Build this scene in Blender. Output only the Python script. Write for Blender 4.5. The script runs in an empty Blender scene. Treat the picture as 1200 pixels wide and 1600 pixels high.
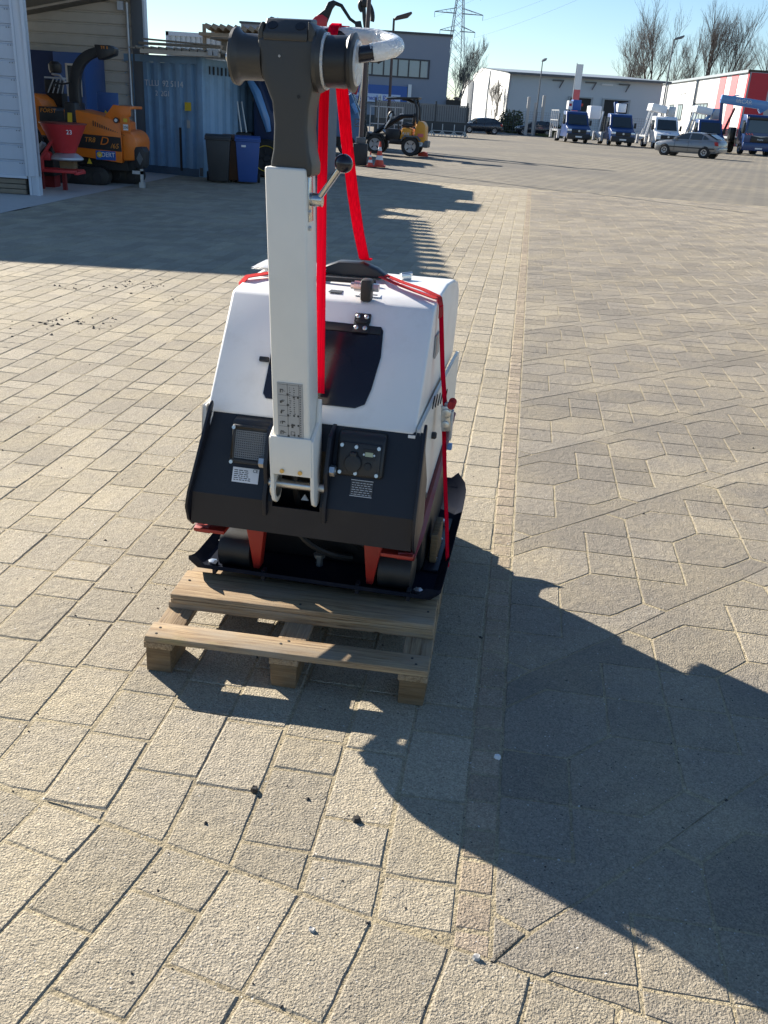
import bpy, bmesh, math, random
import numpy as np
from mathutils import Vector, Matrix
R = math.radians
rnd = random.Random(7)
sc = bpy.context.scene
col = sc.collection

# ------------------------------------------------------------------ camera
PITCH, ROLL, EYE, FPX = 24.1846, 3.6334, 1.64, 1400.0
cam = bpy.data.objects.new('camera', bpy.data.cameras.new('camera'))
col.objects.link(cam)
cam.data.sensor_fit = 'VERTICAL'
cam.data.sensor_height = 36.0
cam.data.sensor_width = 27.0
cam.data.lens = 36.0 * FPX / 1600.0
cam.data.clip_start = 0.05
cam.data.clip_end = 4000
cam.matrix_world = Matrix.Translation((0, 0, EYE)) @ Matrix.Rotation(R(90 - PITCH), 4, 'X') @ Matrix.Rotation(R(ROLL), 4, 'Z')
sc.camera = cam

# ------------------------------------------------------------------ world, sun, exposure
SUN_AZ, SUN_EL = 135.5, 26.0          # azimuth of the sun, counter-clockwise from +X
w = bpy.data.worlds.new('World'); sc.world = w; w.use_nodes = True
nt = w.node_tree
bg = nt.nodes['Background']
sky = nt.nodes.new('ShaderNodeTexSky')
sky.sky_type = 'NISHITA'; sky.sun_disc = False
sky.sun_elevation = R(SUN_EL); sky.sun_rotation = R(90 - SUN_AZ)
sky.air_density = 1.0; sky.dust_density = 0.0; sky.ozone_density = 4.3; sky.altitude = 200
nt.links.new(sky.outputs[0], bg.inputs[0])
bg.inputs[1].default_value = 0.062
sl = bpy.data.lights.new('sun', 'SUN'); sl.energy = 5.0; sl.angle = R(0.5); sl.color = (1, 0.93, 0.82)
sun = bpy.data.objects.new('sun', sl); col.objects.link(sun)
sd = Vector((math.cos(R(SUN_AZ)) * math.cos(R(SUN_EL)), math.sin(R(SUN_AZ)) * math.cos(R(SUN_EL)), math.sin(R(SUN_EL))))
sun.rotation_euler = sd.to_track_quat('Z', 'Y').to_euler()
sun.location = sd * 60
sc.view_settings.view_transform = 'Standard'
sc.view_settings.look = 'None'
sc.view_settings.gamma = 1
sc.view_settings.use_curve_mapping = False
sc.view_settings.exposure = 1.32

# ------------------------------------------------------------------ materials
M = {}
def mat(name, color, rough=0.5, metal=0.0, var=0.0, vscale=6.0, bump=0.0, bscale=80.0, coat=0.0, spec=0.5, dirt=None, dscale=2.5, damt=0.5, trans=0.0):
    m = bpy.data.materials.new(name); m.use_nodes = True
    n, l = m.node_tree.nodes, m.node_tree.links
    p = n['Principled BSDF']
    p.inputs['Roughness'].default_value = rough
    p.inputs['Metallic'].default_value = metal
    p.inputs['Specular IOR Level'].default_value = spec
    p.inputs['Coat Weight'].default_value = coat
    p.inputs['Coat Roughness'].default_value = 0.08
    if trans: p.inputs['Transmission Weight'].default_value = trans
    tc = n.new('ShaderNodeTexCoord')
    c = (*color, 1)
    src = None
    if var or dirt:
        nz = n.new('ShaderNodeTexNoise'); nz.inputs['Scale'].default_value = vscale; nz.inputs['Detail'].default_value = 6
        l.new(tc.outputs['Object'], nz.inputs['Vector'])
        mx = n.new('ShaderNodeMix'); mx.data_type = 'RGBA'
        mx.inputs[6].default_value = tuple(max(0, k * (1 - var)) for k in color) + (1,)
        mx.inputs[7].default_value = tuple(min(1, k * (1 + var)) for k in color) + (1,)
        l.new(nz.outputs[0], mx.inputs[0]); src = mx.outputs[2]
        rr = n.new('ShaderNodeMapRange'); rr.inputs[3].default_value = max(0, rough - 0.08); rr.inputs[4].default_value = min(1, rough + 0.1)
        l.new(nz.outputs[0], rr.inputs[0]); l.new(rr.outputs[0], p.inputs['Roughness'])
    if dirt:
        n2 = n.new('ShaderNodeTexNoise'); n2.inputs['Scale'].default_value = dscale; n2.inputs['Detail'].default_value = 9; n2.inputs['Roughness'].default_value = 0.65
        l.new(tc.outputs['Object'], n2.inputs['Vector'])
        r2 = n.new('ShaderNodeMapRange'); r2.inputs[1].default_value = 0.5; r2.inputs[2].default_value = 0.75; r2.inputs[4].default_value = damt
        l.new(n2.outputs[0], r2.inputs[0])
        m2 = n.new('ShaderNodeMix'); m2.data_type = 'RGBA'; m2.inputs[7].default_value = (*dirt, 1)
        l.new(r2.outputs[0], m2.inputs[0]); l.new(src, m2.inputs[6]); src = m2.outputs[2]
    if src: l.new(src, p.inputs['Base Color'])
    else: p.inputs['Base Color'].default_value = c
    if bump:
        nb = n.new('ShaderNodeTexNoise'); nb.inputs['Scale'].default_value = bscale; nb.inputs['Detail'].default_value = 4
        l.new(tc.outputs['Object'], nb.inputs['Vector'])
        bp = n.new('ShaderNodeBump'); bp.inputs['Strength'].default_value = bump; bp.inputs['Distance'].default_value = 0.01
        l.new(nb.outputs[0], bp.inputs['Height']); l.new(bp.outputs[0], p.inputs['Normal'])
    M[name] = m
    return m

mat('white_paint', (0.80, 0.79, 0.77), 0.33, var=0.03, bump=0.02, bscale=300, dirt=(0.5, 0.46, 0.4), dscale=7, damt=0.3)
mat('pole_paint', (0.80, 0.765, 0.69), 0.4, var=0.03, bump=0.02, bscale=300, dirt=(0.45, 0.42, 0.36), dscale=4, damt=0.12)
mat('white_paint_bounce', (0.74, 0.71, 0.64), 0.38, var=0.03, bump=0.02, bscale=300)  # white side panel with warm ground bounce mixed into its colour
mat('navy_paint', (0.009, 0.011, 0.018), 0.42, var=0.2, bump=0.01, bscale=250, dirt=(0.05, 0.05, 0.05), dscale=5, damt=0.2, spec=0.4)
mat('plate_paint', (0.012, 0.015, 0.025), 0.85, var=0.3, bump=0.03, bscale=120, dirt=(0.06, 0.055, 0.045), dscale=6, damt=0.4, spec=0.03)
mat('charcoal_cast', (0.042, 0.040, 0.037), 0.42, var=0.15, bump=0.05, bscale=260)
mat('black_plastic', (0.018, 0.018, 0.019), 0.42, var=0.2, bump=0.03, bscale=200)
mat('black_rubber', (0.014, 0.014, 0.014), 0.5, var=0.3, bump=0.03, bscale=120, dirt=(0.08, 0.075, 0.065), damt=0.3)
mat('black_metal', (0.01, 0.01, 0.011), 0.5, var=0.3)
mat('smoked_cover', (0.012, 0.012, 0.02), 0.18, var=0.2)
mat('red_paint', (0.36, 0.022, 0.014), 0.4, var=0.2, dirt=(0.1, 0.06, 0.04), damt=0.3)
mat('dark_red', (0.17, 0.010, 0.012), 0.4, var=0.15)
mat('zinc', (0.62, 0.62, 0.6), 0.3, 0.9, var=0.1, vscale=40)
mat('steel', (0.55, 0.55, 0.54), 0.22, 1.0, var=0.1, vscale=30)
mat('yellow_zinc', (0.6, 0.42, 0.16), 0.35, 0.8, var=0.1)
mat('decal_grey', (0.40, 0.39, 0.37), 0.5, var=0.04)
mat('decal_ink', (0.05, 0.05, 0.05), 0.5)
mat('decal_white', (0.72, 0.73, 0.75), 0.4, var=0.03)
mat('lcd', (0.38, 0.42, 0.27), 0.3)
mat('foil', (0.85, 0.86, 0.86), 0.16, var=0.05, bump=0.9, bscale=55, trans=0.35)
mat('plastic_bag', (0.8, 0.8, 0.8), 0.2, bump=0.8, bscale=30, trans=0.3)
mat('orange_paint', (0.74, 0.175, 0.012), 0.4, var=0.08, dirt=(0.25, 0.14, 0.06), damt=0.4)
mat('loader_orange', (0.68, 0.29, 0.02), 0.4, var=0.08)
mat('spreader_red', (0.50, 0.03, 0.035), 0.45, var=0.12, dirt=(0.2, 0.05, 0.04), damt=0.35)
mat('galvanised', (0.46, 0.48, 0.50), 0.45, 0.6, var=0.15, dirt=(0.3, 0.3, 0.3))
mat('grey_cladding', (0.42, 0.47, 0.54), 0.5, var=0.05, dirt=(0.3, 0.32, 0.34), dscale=1.2, damt=0.3)
mat('trim_grey', (0.50, 0.55, 0.62), 0.45, var=0.04)
mat('taupe_cladding', (0.52, 0.47, 0.40), 0.55, var=0.06, dirt=(0.2, 0.18, 0.15), dscale=0.8, damt=0.4)
mat('post_grey', (0.10, 0.11, 0.12), 0.5, var=0.1)
mat('verge_brown', (0.13, 0.12, 0.10), 0.6, var=0.1)
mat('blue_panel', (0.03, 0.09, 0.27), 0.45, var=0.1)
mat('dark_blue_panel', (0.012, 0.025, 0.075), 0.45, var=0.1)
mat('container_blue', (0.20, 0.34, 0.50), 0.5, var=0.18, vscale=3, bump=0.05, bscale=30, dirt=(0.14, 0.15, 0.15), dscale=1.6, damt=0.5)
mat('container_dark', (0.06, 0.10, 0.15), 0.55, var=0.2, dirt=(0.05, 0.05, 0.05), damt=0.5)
mat('old_wood', (0.20, 0.17, 0.13), 0.8, var=0.25, bump=0.3, bscale=30)
mat('tin_roof', (0.30, 0.27, 0.23), 0.6, var=0.15, dirt=(0.2, 0.15, 0.1), damt=0.5)
mat('bin_grey', (0.030, 0.030, 0.032), 0.55, var=0.15, dirt=(0.08, 0.08, 0.075), damt=0.3)
mat('bin_brown', (0.13, 0.055, 0.025), 0.55, var=0.1)
mat('bin_blue', (0.025, 0.075, 0.27), 0.5, var=0.1)
mat('glass', (0.03, 0.04, 0.045), 0.06, spec=0.8)
mat('window_glass', (0.20, 0.27, 0.32), 0.08, var=0.1, spec=0.8)
mat('vehicle_blue', (0.010, 0.042, 0.15), 0.35, coat=0.3, var=0.06)
mat('vehicle_lightblue', (0.10, 0.25, 0.50), 0.35, coat=0.3, var=0.06)
mat('vehicle_white', (0.78, 0.79, 0.8), 0.3, coat=0.5, var=0.03)
mat('vehicle_silver', (0.24, 0.25, 0.26), 0.3, 0.45, coat=0.6, var=0.05)
mat('vehicle_black', (0.012, 0.014, 0.02), 0.25, coat=0.6, var=0.1)
mat('bumper_black', (0.022, 0.022, 0.024), 0.55, var=0.1)
mat('grille_black', (0.009, 0.009, 0.011), 0.4)
mat('tyre', (0.016, 0.016, 0.016), 0.75, var=0.3, dirt=(0.07, 0.06, 0.05), damt=0.4)
mat('alloy', (0.42, 0.42, 0.43), 0.35, 0.7)
mat('headlamp', (0.75, 0.78, 0.8), 0.1, 0.3)
mat('tail_red', (0.35, 0.01, 0.012), 0.2)
mat('plate_white', (0.75, 0.75, 0.75), 0.4)
mat('office_grey', (0.23, 0.26, 0.32), 0.7, var=0.04, vscale=0.3)
mat('frame_dark', (0.03, 0.035, 0.045), 0.4)
mat('sign_blue', (0.02, 0.10, 0.36), 0.4, var=0.05)
mat('sign_pale', (0.50, 0.60, 0.78), 0.4)
mat('sign_ink', (0.03, 0.06, 0.40), 0.4)
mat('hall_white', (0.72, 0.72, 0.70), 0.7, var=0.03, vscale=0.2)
mat('hall_white_shaded', (0.52, 0.57, 0.60), 0.7, var=0.03, vscale=0.2)  # white hall front with shade painted in; reused on the pale container
mat('roof_metal', (0.30, 0.33, 0.35), 0.45, 0.3, var=0.06)
mat('dark_opening', (0.035, 0.035, 0.035), 0.8, var=0.2)
mat('hall_red', (0.45, 0.022, 0.035), 0.6, var=0.05)
mat('hall_pink', (0.62, 0.13, 0.14), 0.6, var=0.05)
mat('hall_silver', (0.38, 0.40, 0.42), 0.6, var=0.05)
mat('fence_grey', (0.17, 0.18, 0.19), 0.6, var=0.15)
mat('fence_dark', (0.05, 0.055, 0.06), 0.6, var=0.2)
mat('pole_brown', (0.07, 0.045, 0.042), 0.5, var=0.1)
mat('lamp_grey', (0.16, 0.17, 0.18), 0.5, 0.4, var=0.1)
mat('concrete', (0.45, 0.43, 0.40), 0.85, var=0.12, bump=0.2, bscale=60)
mat('bark', (0.10, 0.088, 0.075), 0.9, var=0.3)
mat('twig', (0.17, 0.14, 0.12), 0.9, var=0.2)
mat('birch_twig', (0.22, 0.21, 0.19), 0.9, var=0.2)
mat('hedge', (0.07, 0.085, 0.03), 0.9, var=0.5)
mat('pylon_steel', (0.20, 0.23, 0.26), 0.5, 0.5)
mat('cone_red', (0.62, 0.06, 0.025), 0.5, var=0.08)
mat('boom_red', (0.46, 0.02, 0.03), 0.4, var=0.1)
mat('tarp_blue', (0.045, 0.10, 0.20), 0.35, var=0.25, vscale=4, bump=0.5, bscale=5)
mat('yellow_label', (0.65, 0.45, 0.03), 0.5)
mat('letter_white', (0.7, 0.72, 0.73), 0.5)
mat('letter_orange', (0.7, 0.25, 0.03), 0.5)
mat('brick_dark', (0.05, 0.045, 0.04), 0.9, var=0.3)
mat('pallet_stringer', (0.30, 0.22, 0.13), 0.8, var=0.2)

def wood_mat(name, light, dark, grey):
    m = bpy.data.materials.new(name); m.use_nodes = True
    n, l = m.node_tree.nodes, m.node_tree.links
    p = n['Principled BSDF']; p.inputs['Roughness'].default_value = 0.82; p.inputs['Specular IOR Level'].default_value = 0.2
    tc = n.new('ShaderNodeTexCoord'); oi = n.new('ShaderNodeObjectInfo')
    def noise(scale, w_, det=6, rough=0.6, dist=0.0, src=None):
        mp = n.new('ShaderNodeMapping'); mp.inputs['Scale'].default_value = scale; l.new(tc.outputs['Object'], mp.inputs['Vector'])
        x = n.new('ShaderNodeTexNoise'); x.noise_dimensions = '4D'; x.inputs['Scale'].default_value = 1; x.inputs['Detail'].default_value = det; x.inputs['Roughness'].default_value = rough; x.inputs['Distortion'].default_value = dist
        l.new(mp.outputs[0], x.inputs['Vector']); mu = n.new('ShaderNodeMath'); mu.operation = 'MULTIPLY'; mu.inputs[1].default_value = w_; l.new(oi.outputs['Random'], mu.inputs[0]); l.new(mu.outputs[0], x.inputs['W']); return x.outputs[0]
    def rng(src, a, b, c=0.0, d=1.0):
        x = n.new('ShaderNodeMapRange'); x.inputs[1].default_value = a; x.inputs[2].default_value = b; x.inputs[3].default_value = c; x.inputs[4].default_value = d
        l.new(src, x.inputs[0]); return x.outputs[0]
    def mix(f, a, b):
        x = n.new('ShaderNodeMix'); x.data_type = 'RGBA'
        for s_, k in ((f, 0), (a, 6), (b, 7)):
            if isinstance(s_, tuple): x.inputs[k].default_value = (*s_, 1)
            else: l.new(s_, x.inputs[k])
        return x.outputs[2]
    grain = noise((5, 150, 150), 40, 8, 0.7, 0.8)
    c = mix(rng(grain, 0.36, 0.62), dark, light)
    c = mix(rng(noise((4, 14, 14), 17, 6, 0.65), 0.45, 0.68, 0, 0.75), c, grey)
    crack = noise((2.2, 75, 75), 29, 5, 0.75, 0.3)
    ck = rng(crack, 0.33, 0.29)
    c = mix(ck, c, (0.035, 0.026, 0.018))
    kn = rng(noise((9, 24, 24), 53, 1, 0.3), 0.255, 0.225)
    c = mix(kn, c, (0.07, 0.04, 0.02))
    gl = rng(noise((3, 9, 9), 71, 3), 0.66, 0.72, 0, 0.35)
    c = mix(gl, c, (0.30, 0.27, 0.10))
    l.new(c, p.inputs['Base Color'])
    ad = n.new('ShaderNodeMath'); ad.operation = 'SUBTRACT'; l.new(grain, ad.inputs[0]); l.new(ck, ad.inputs[1])
    bp = n.new('ShaderNodeBump'); bp.inputs['Strength'].default_value = 0.7; bp.inputs['Distance'].default_value = 0.003
    l.new(ad.outputs[0], bp.inputs['Height']); l.new(bp.outputs[0], p.inputs['Normal'])
    M[name] = m
wood_mat('pallet_wood', (0.44, 0.32, 0.19), (0.16, 0.10, 0.055), (0.31, 0.265, 0.205))
wood_mat('block_wood', (0.25, 0.165, 0.085), (0.12, 0.07, 0.035), (0.17, 0.14, 0.10))

def strap_mat(name, color, tr):
    m = bpy.data.materials.new(name); m.use_nodes = True
    n, l = m.node_tree.nodes, m.node_tree.links
    for x in list(n): n.remove(x)
    out = n.new('ShaderNodeOutputMaterial'); d = n.new('ShaderNodeBsdfDiffuse'); t = n.new('ShaderNodeBsdfTranslucent'); mx = n.new('ShaderNodeMixShader')
    tc = n.new('ShaderNodeTexCoord'); wv = n.new('ShaderNodeTexNoise'); wv.inputs['Scale'].default_value = 160
    l.new(tc.outputs['Object'], wv.inputs['Vector'])
    bp = n.new('ShaderNodeBump'); bp.inputs['Strength'].default_value = 0.25; bp.inputs['Distance'].default_value = 0.002
    l.new(wv.outputs[0], bp.inputs['Height']); l.new(bp.outputs[0], d.inputs['Normal'])
    mpg = n.new('ShaderNodeMapping'); mpg.inputs['Scale'].default_value = (330, 60, 4); l.new(tc.outputs['Object'], mpg.inputs['Vector'])
    yn = n.new('ShaderNodeTexNoise'); yn.inputs['Scale'].default_value = 1; yn.inputs['Detail'].default_value = 3; l.new(mpg.outputs[0], yn.inputs['Vector'])
    yr = n.new('ShaderNodeMapRange'); yr.inputs[1].default_value = .3; yr.inputs[2].default_value = .7; yr.inputs[3].default_value = .74; yr.inputs[4].default_value = 1.1; l.new(yn.outputs[0], yr.inputs[0])
    hv = n.new('ShaderNodeHueSaturation'); hv.inputs['Color'].default_value = (*color, 1); l.new(yr.outputs[0], hv.inputs['Value'])
    l.new(hv.outputs[0], d.inputs[0]); l.new(hv.outputs[0], t.inputs[0]); mx.inputs[0].default_value = tr
    l.new(d.outputs[0], mx.inputs[1]); l.new(t.outputs[0], mx.inputs[2]); l.new(mx.outputs[0], out.inputs[0])
    M[name] = m
strap_mat('strap_red', (0.74, 0.006, 0.035), 0.36)
strap_mat('strap_faded', (0.62, 0.075, 0.075), 0.3)

def stone_mat(name, base, sandy, dark, use_attr=True):
    """Concrete paver with exposed aggregate: tone per stone, grains, sand dust in patches, darker traffic wear."""
    m = bpy.data.materials.new(name); m.use_nodes = True
    n, l = m.node_tree.nodes, m.node_tree.links
    p = n['Principled BSDF']; p.inputs['Roughness'].default_value = 0.85; p.inputs['Specular IOR Level'].default_value = 0.25
    geo = n.new('ShaderNodeNewGeometry')
    def noise(scale, det=4, rough=0.5):
        x = n.new('ShaderNodeTexNoise'); x.inputs['Scale'].default_value = scale; x.inputs['Detail'].default_value = det; x.inputs['Roughness'].default_value = rough
        l.new(geo.outputs['Position'], x.inputs['Vector']); return x.outputs[0]
    def rng(src, a, b, c=0.0, d=1.0):
        x = n.new('ShaderNodeMapRange'); x.inputs[1].default_value = a; x.inputs[2].default_value = b; x.inputs[3].default_value = c; x.inputs[4].default_value = d
        l.new(src, x.inputs[0]); return x.outputs[0]
    def mix(f, a, b, mode='MIX'):
        x = n.new('ShaderNodeMix'); x.data_type = 'RGBA'; x.blend_type = mode
        for s, k in ((f, 0), (a, 6), (b, 7)):
            if isinstance(s, tuple): x.inputs[k].default_value = (*s, 1)
            elif isinstance(s, (int, float)): x.inputs[k].default_value = s
            else: l.new(s, x.inputs[k])
        return x.outputs[2]
    c = mix(rng(noise(0.35, 5), 0.35, 0.65), dark, base)
    c = mix(rng(noise(1.7, 6, 0.65), 0.44, 0.70, 0, 0.75), c, sandy)
    c = mix(rng(noise(0.8, 7, 0.7), 0.62, 0.74, 0, 0.45), c, (0.25, 0.185, 0.115))
    c = mix(rng(noise(2.6, 5, 0.6), 0.66, 0.78, 0, 0.5), c, (0.14, 0.125, 0.105))
    # grains
    vo = n.new('ShaderNodeTexVoronoi'); vo.inputs['Scale'].default_value = 260; l.new(geo.outputs['Position'], vo.inputs['Vector'])
    bw = n.new('ShaderNodeSeparateColor'); l.new(vo.outputs['Color'], bw.inputs[0])
    g = rng(bw.outputs[0], 0, 1, 0.72, 1.25)
    hs = n.new('ShaderNodeHueSaturation'); l.new(c, hs.inputs['Color']); l.new(g, hs.inputs['Value']); c = hs.outputs[0]
    sp = rng(noise(95, 2), 0.70, 0.74)
    c = mix(sp, c, (0.62, 0.60, 0.56))
    dk = rng(noise(70, 2), 0.30, 0.27)
    c = mix(dk, c, (0.06, 0.055, 0.05))
    if use_attr:
        at = n.new('ShaderNodeAttribute'); at.attribute_name = 'tone'
        t = rng(at.outputs['Fac'], 0, 1, 0.86, 1.10)
        h2 = n.new('ShaderNodeHueSaturation'); l.new(c, h2.inputs['Color']); l.new(t, h2.inputs['Value']); c = h2.outputs[0]
    l.new(c, p.inputs['Base Color'])
    h1 = noise(170, 3, 0.6); h2_ = noise(28, 3)
    ad = n.new('ShaderNodeMath'); ad.operation = 'ADD'; l.new(h1, ad.inputs[0]); l.new(h2_, ad.inputs[1])
    bp = n.new('ShaderNodeBump'); bp.inputs['Strength'].default_value = 1.0; bp.inputs['Distance'].default_value = 0.0095
    l.new(ad.outputs[0], bp.inputs['Height']); l.new(bp.outputs[0], p.inputs['Normal'])
    M[name] = m
stone_mat('paver_sand', (0.40, 0.347, 0.262), (0.46, 0.388, 0.262), (0.34, 0.297, 0.228))
stone_mat('paver_grey', (0.295, 0.258, 0.205), (0.40, 0.338, 0.235), (0.235, 0.209, 0.172))
stone_mat('paver_tan', (0.37, 0.30, 0.22), (0.45, 0.365, 0.24), (0.32, 0.26, 0.20))
stone_mat('joint_sand', (0.43, 0.36, 0.235), (0.50, 0.42, 0.27), (0.27, 0.225, 0.15), False)

def yard_mat():
    """Far yard: small pavers too far to tell apart, as a brick grid, worn and sandy."""
    m = bpy.data.materials.new('far_paving'); m.use_nodes = True
    n, l = m.node_tree.nodes, m.node_tree.links
    p = n['Principled BSDF']; p.inputs['Roughness'].default_value = 0.9; p.inputs['Specular IOR Level'].default_value = 0.2
    geo = n.new('ShaderNodeNewGeometry')
    mp = n.new('ShaderNodeMapping'); mp.inputs['Rotation'].default_value = (0, 0, R(58)); l.new(geo.outputs['Position'], mp.inputs['Vector'])
    br = n.new('ShaderNodeTexBrick'); br.inputs['Scale'].default_value = 1.0
    br.inputs['Brick Width'].default_value = 0.56; br.inputs['Row Height'].default_value = 0.36; br.inputs['Mortar Size'].default_value = 0.035
    br.inputs['Color1'].default_value = (0.135, 0.123, 0.102, 1); br.inputs['Color2'].default_value = (0.205, 0.185, 0.152, 1); br.inputs['Mortar'].default_value = (0.30, 0.26, 0.19, 1)
    l.new(mp.outputs[0], br.inputs['Vector'])
    nz = n.new('ShaderNodeTexNoise'); nz.inputs['Scale'].default_value = 0.16; nz.inputs['Detail'].default_value = 8; l.new(geo.outputs['Position'], nz.inputs['Vector'])
    mx = n.new('ShaderNodeMix'); mx.data_type = 'RGBA'; mx.inputs[7].default_value = (0.14, 0.13, 0.115, 1)
    rr = n.new('ShaderNodeMapRange'); rr.inputs[1].default_value = 0.4; rr.inputs[2].default_value = 0.65; rr.inputs[4].default_value = 0.8
    l.new(nz.outputs[0], rr.inputs[0]); l.new(rr.outputs[0], mx.inputs[0]); l.new(br.outputs[0], mx.inputs[6]); l.new(mx.outputs[2], p.inputs['Base Color'])
    nb = n.new('ShaderNodeTexNoise'); nb.inputs['Scale'].default_value = 30; nb.inputs['Detail'].default_value = 5; l.new(geo.outputs['Position'], nb.inputs['Vector'])
    bp = n.new('ShaderNodeBump'); bp.inputs['Strength'].default_value = 0.6; bp.inputs['Distance'].default_value = 0.02
    l.new(nb.outputs[0], bp.inputs['Height']); l.new(bp.outputs[0], p.inputs['Normal'])
    M['far_paving'] = m
yard_mat()

# ------------------------------------------------------------------ mesh builder
class MB:
    def __init__(s): s.v = []; s.f = []; s.tone = None
    def add(s, vs, fs):
        o = len(s.v); s.v += [tuple(map(float, p)) for p in vs]; s.f += [tuple(o + i for i in f) for f in fs]; return s
    def box(s, c, d, rz=0, rx=0, ry=0):
        x, y, z = (k / 2 for k in d)
        vs = [Vector(p) for p in ((-x,-y,-z),(x,-y,-z),(x,y,-z),(-x,y,-z),(-x,-y,z),(x,-y,z),(x,y,z),(-x,y,z))]
        if rz or rx or ry:
            m = Matrix.Rotation(rz, 3, 'Z') @ Matrix.Rotation(ry, 3, 'Y') @ Matrix.Rotation(rx, 3, 'X'); vs = [m @ p for p in vs]
        c = Vector(c)
        return s.add([p + c for p in vs], [(0,3,2,1),(4,5,6,7),(0,1,5,4),(1,2,6,5),(2,3,7,6),(3,0,4,7)])
    def bb(s, x0, x1, y0, y1, z0, z1): return s.box(((x0+x1)/2,(y0+y1)/2,(z0+z1)/2),(abs(x1-x0),abs(y1-y0),abs(z1-z0)))
    def prism(s, poly, axis, a, b):
        """poly of 2D points extruded along axis: 'y' -> (x,z), 'x' -> (y,z), 'z' -> (x,y)"""
        def P(q, t): return {'x': (t, q[0], q[1]), 'y': (q[0], t, q[1]), 'z': (q[0], q[1], t)}[axis]
        n = len(poly)
        area = sum(poly[i][0]*poly[(i+1)%n][1]-poly[(i+1)%n][0]*poly[i][1] for i in range(n))
        q = list(poly) if area > 0 else list(poly)[::-1]
        if axis == 'y': q = q[::-1]
        if a > b: a, b = b, a
        vs = [P(k, a) for k in q] + [P(k, b) for k in q]
        fs = [tuple(range(n))[::-1], tuple(range(n, 2*n))] + [(i, (i+1)%n, n+(i+1)%n, n+i) for i in range(n)]
        return s.add(vs, fs)
    def tube(s, pts, r, n=8, caps=True, sq=False):
        pts = [Vector(p) for p in pts]
        if not isinstance(r, (list, tuple)): r = [r]*len(pts)
        o = len(s.v); prev = None; rings = []
        for i, p in enumerate(pts):
            t = (pts[min(i+1, len(pts)-1)] - pts[max(i-1, 0)]).normalized()
            if prev is None:
                a = Vector((0,0,1)) if abs(t.z) < 0.9 else Vector((1,0,0)); u = t.cross(a).normalized()
            else:
                u = (prev - t*prev.dot(t)).normalized()
            prev = u; w_ = t.cross(u)
            rings.append([p + (u*math.cos(2*math.pi*(k+0.5*sq)/n) + w_*math.sin(2*math.pi*(k+0.5*sq)/n))*r[i] for k in range(n)])
        vs = [q for ring in rings for q in ring]; fs = []
        for i in range(len(pts)-1):
            for k in range(n): fs.append((i*n+k, i*n+(k+1)%n, (i+1)*n+(k+1)%n, (i+1)*n+k))
        if caps: fs += [tuple(range(n))[::-1], tuple((len(pts)-1)*n+k for k in range(n))]
        return s.add(vs, fs)
    def cyl(s, a, b, r, n=20, r2=None): return s.tube([a, b], [r, r if r2 is None else r2], n)
    def lathe(s, prof, c=(0,0,0), axis='z', n=24, caps=True):
        """prof of (radius, height) along axis"""
        vs = []; fs = []
        for (r, h) in prof:
            for k in range(n):
                a = 2*math.pi*k/n; x, y = r*math.cos(a), r*math.sin(a)
                q = {'z': (x, y, h), 'x': (h, x, y), 'y': (y, h, x)}[axis]
                vs.append((q[0]+c[0], q[1]+c[1], q[2]+c[2]))
        for i in range(len(prof)-1):
            for k in range(n): fs.append((i*n+k, i*n+(k+1)%n, (i+1)*n+(k+1)%n, (i+1)*n+k))
        if caps: fs += [tuple(range(n))[::-1], tuple((len(prof)-1)*n+k for k in range(n))]
        return s.add(vs, fs)
    def ball(s, c, r, n=12, sx=1, sy=1, sz=1):
        prof = [(max(1e-4, r*math.sin(math.pi*i/n)), -r*math.cos(math.pi*i/n)) for i in range(n+1)]
        o = len(s.v); s.lathe(prof, (0,0,0), 'z', n*2)
        for i in range(o, len(s.v)): p = s.v[i]; s.v[i] = (p[0]*sx+c[0], p[1]*sy+c[1], p[2]*sz+c[2])
        return s
    def ribbon(s, pts, wdir, wid, th):
        """flat strap along pts; wdir one width vector or one per point"""
        pts = [Vector(p) for p in pts]; ws = [Vector(k) for k in wdir] if isinstance(wdir, list) else [Vector(wdir)]*len(pts)
        vs = []
        for i, p in enumerate(pts):
            t = (pts[min(i+1, len(pts)-1)] - pts[max(i-1, 0)]).normalized(); wv = ws[i].normalized()*wid/2; nn = t.cross(wv).normalized()*th/2
            vs += [p-wv-nn, p+wv-nn, p+wv+nn, p-wv+nn]
        fs = []
        for i in range(len(pts)-1):
            for k in range(4): fs.append((i*4+k, i*4+(k+1)%4, i*4+4+(k+1)%4, i*4+4+k))
        fs += [(3,2,1,0), tuple((len(pts)-1)*4+k for k in range(4))]
        return s.add(vs, fs)
    def loft(s, rings, closed=True, caps=True):
        n = len(rings[0]); vs = [p for r in rings for p in r]; fs = []
        for i in range(len(rings)-1):
            for k in range(n if closed else n-1): fs.append((i*n+k, i*n+(k+1)%n, (i+1)*n+(k+1)%n, (i+1)*n+k))
        if caps: fs += [tuple(range(n))[::-1], tuple((len(rings)-1)*n+k for k in range(n))]
        return s.add(vs, fs)
    def shift(s, d): s.v = [(p[0]+d[0], p[1]+d[1], p[2]+d[2]) for p in s.v]; return s
    def mesh(s, name, m, bevel=0, seg=2, smooth=35, recalc=True):
        me = bpy.data.meshes.new(name)
        me.from_pydata(s.v, [], s.f)
        if bevel or recalc:
            b = bmesh.new(); b.from_mesh(me)
            if bevel:
                bmesh.ops.remove_doubles(b, verts=b.verts, dist=1e-5)
                es = [e for e in b.edges if len(e.link_faces) == 2 and e.calc_face_angle(0) > R(28)]
                bmesh.ops.bevel(b, geom=es, offset=bevel, segments=seg, profile=0.5, affect='EDGES', clamp_overlap=True)
            bmesh.ops.recalc_face_normals(b, faces=b.faces)
            b.to_mesh(me); b.free()
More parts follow.
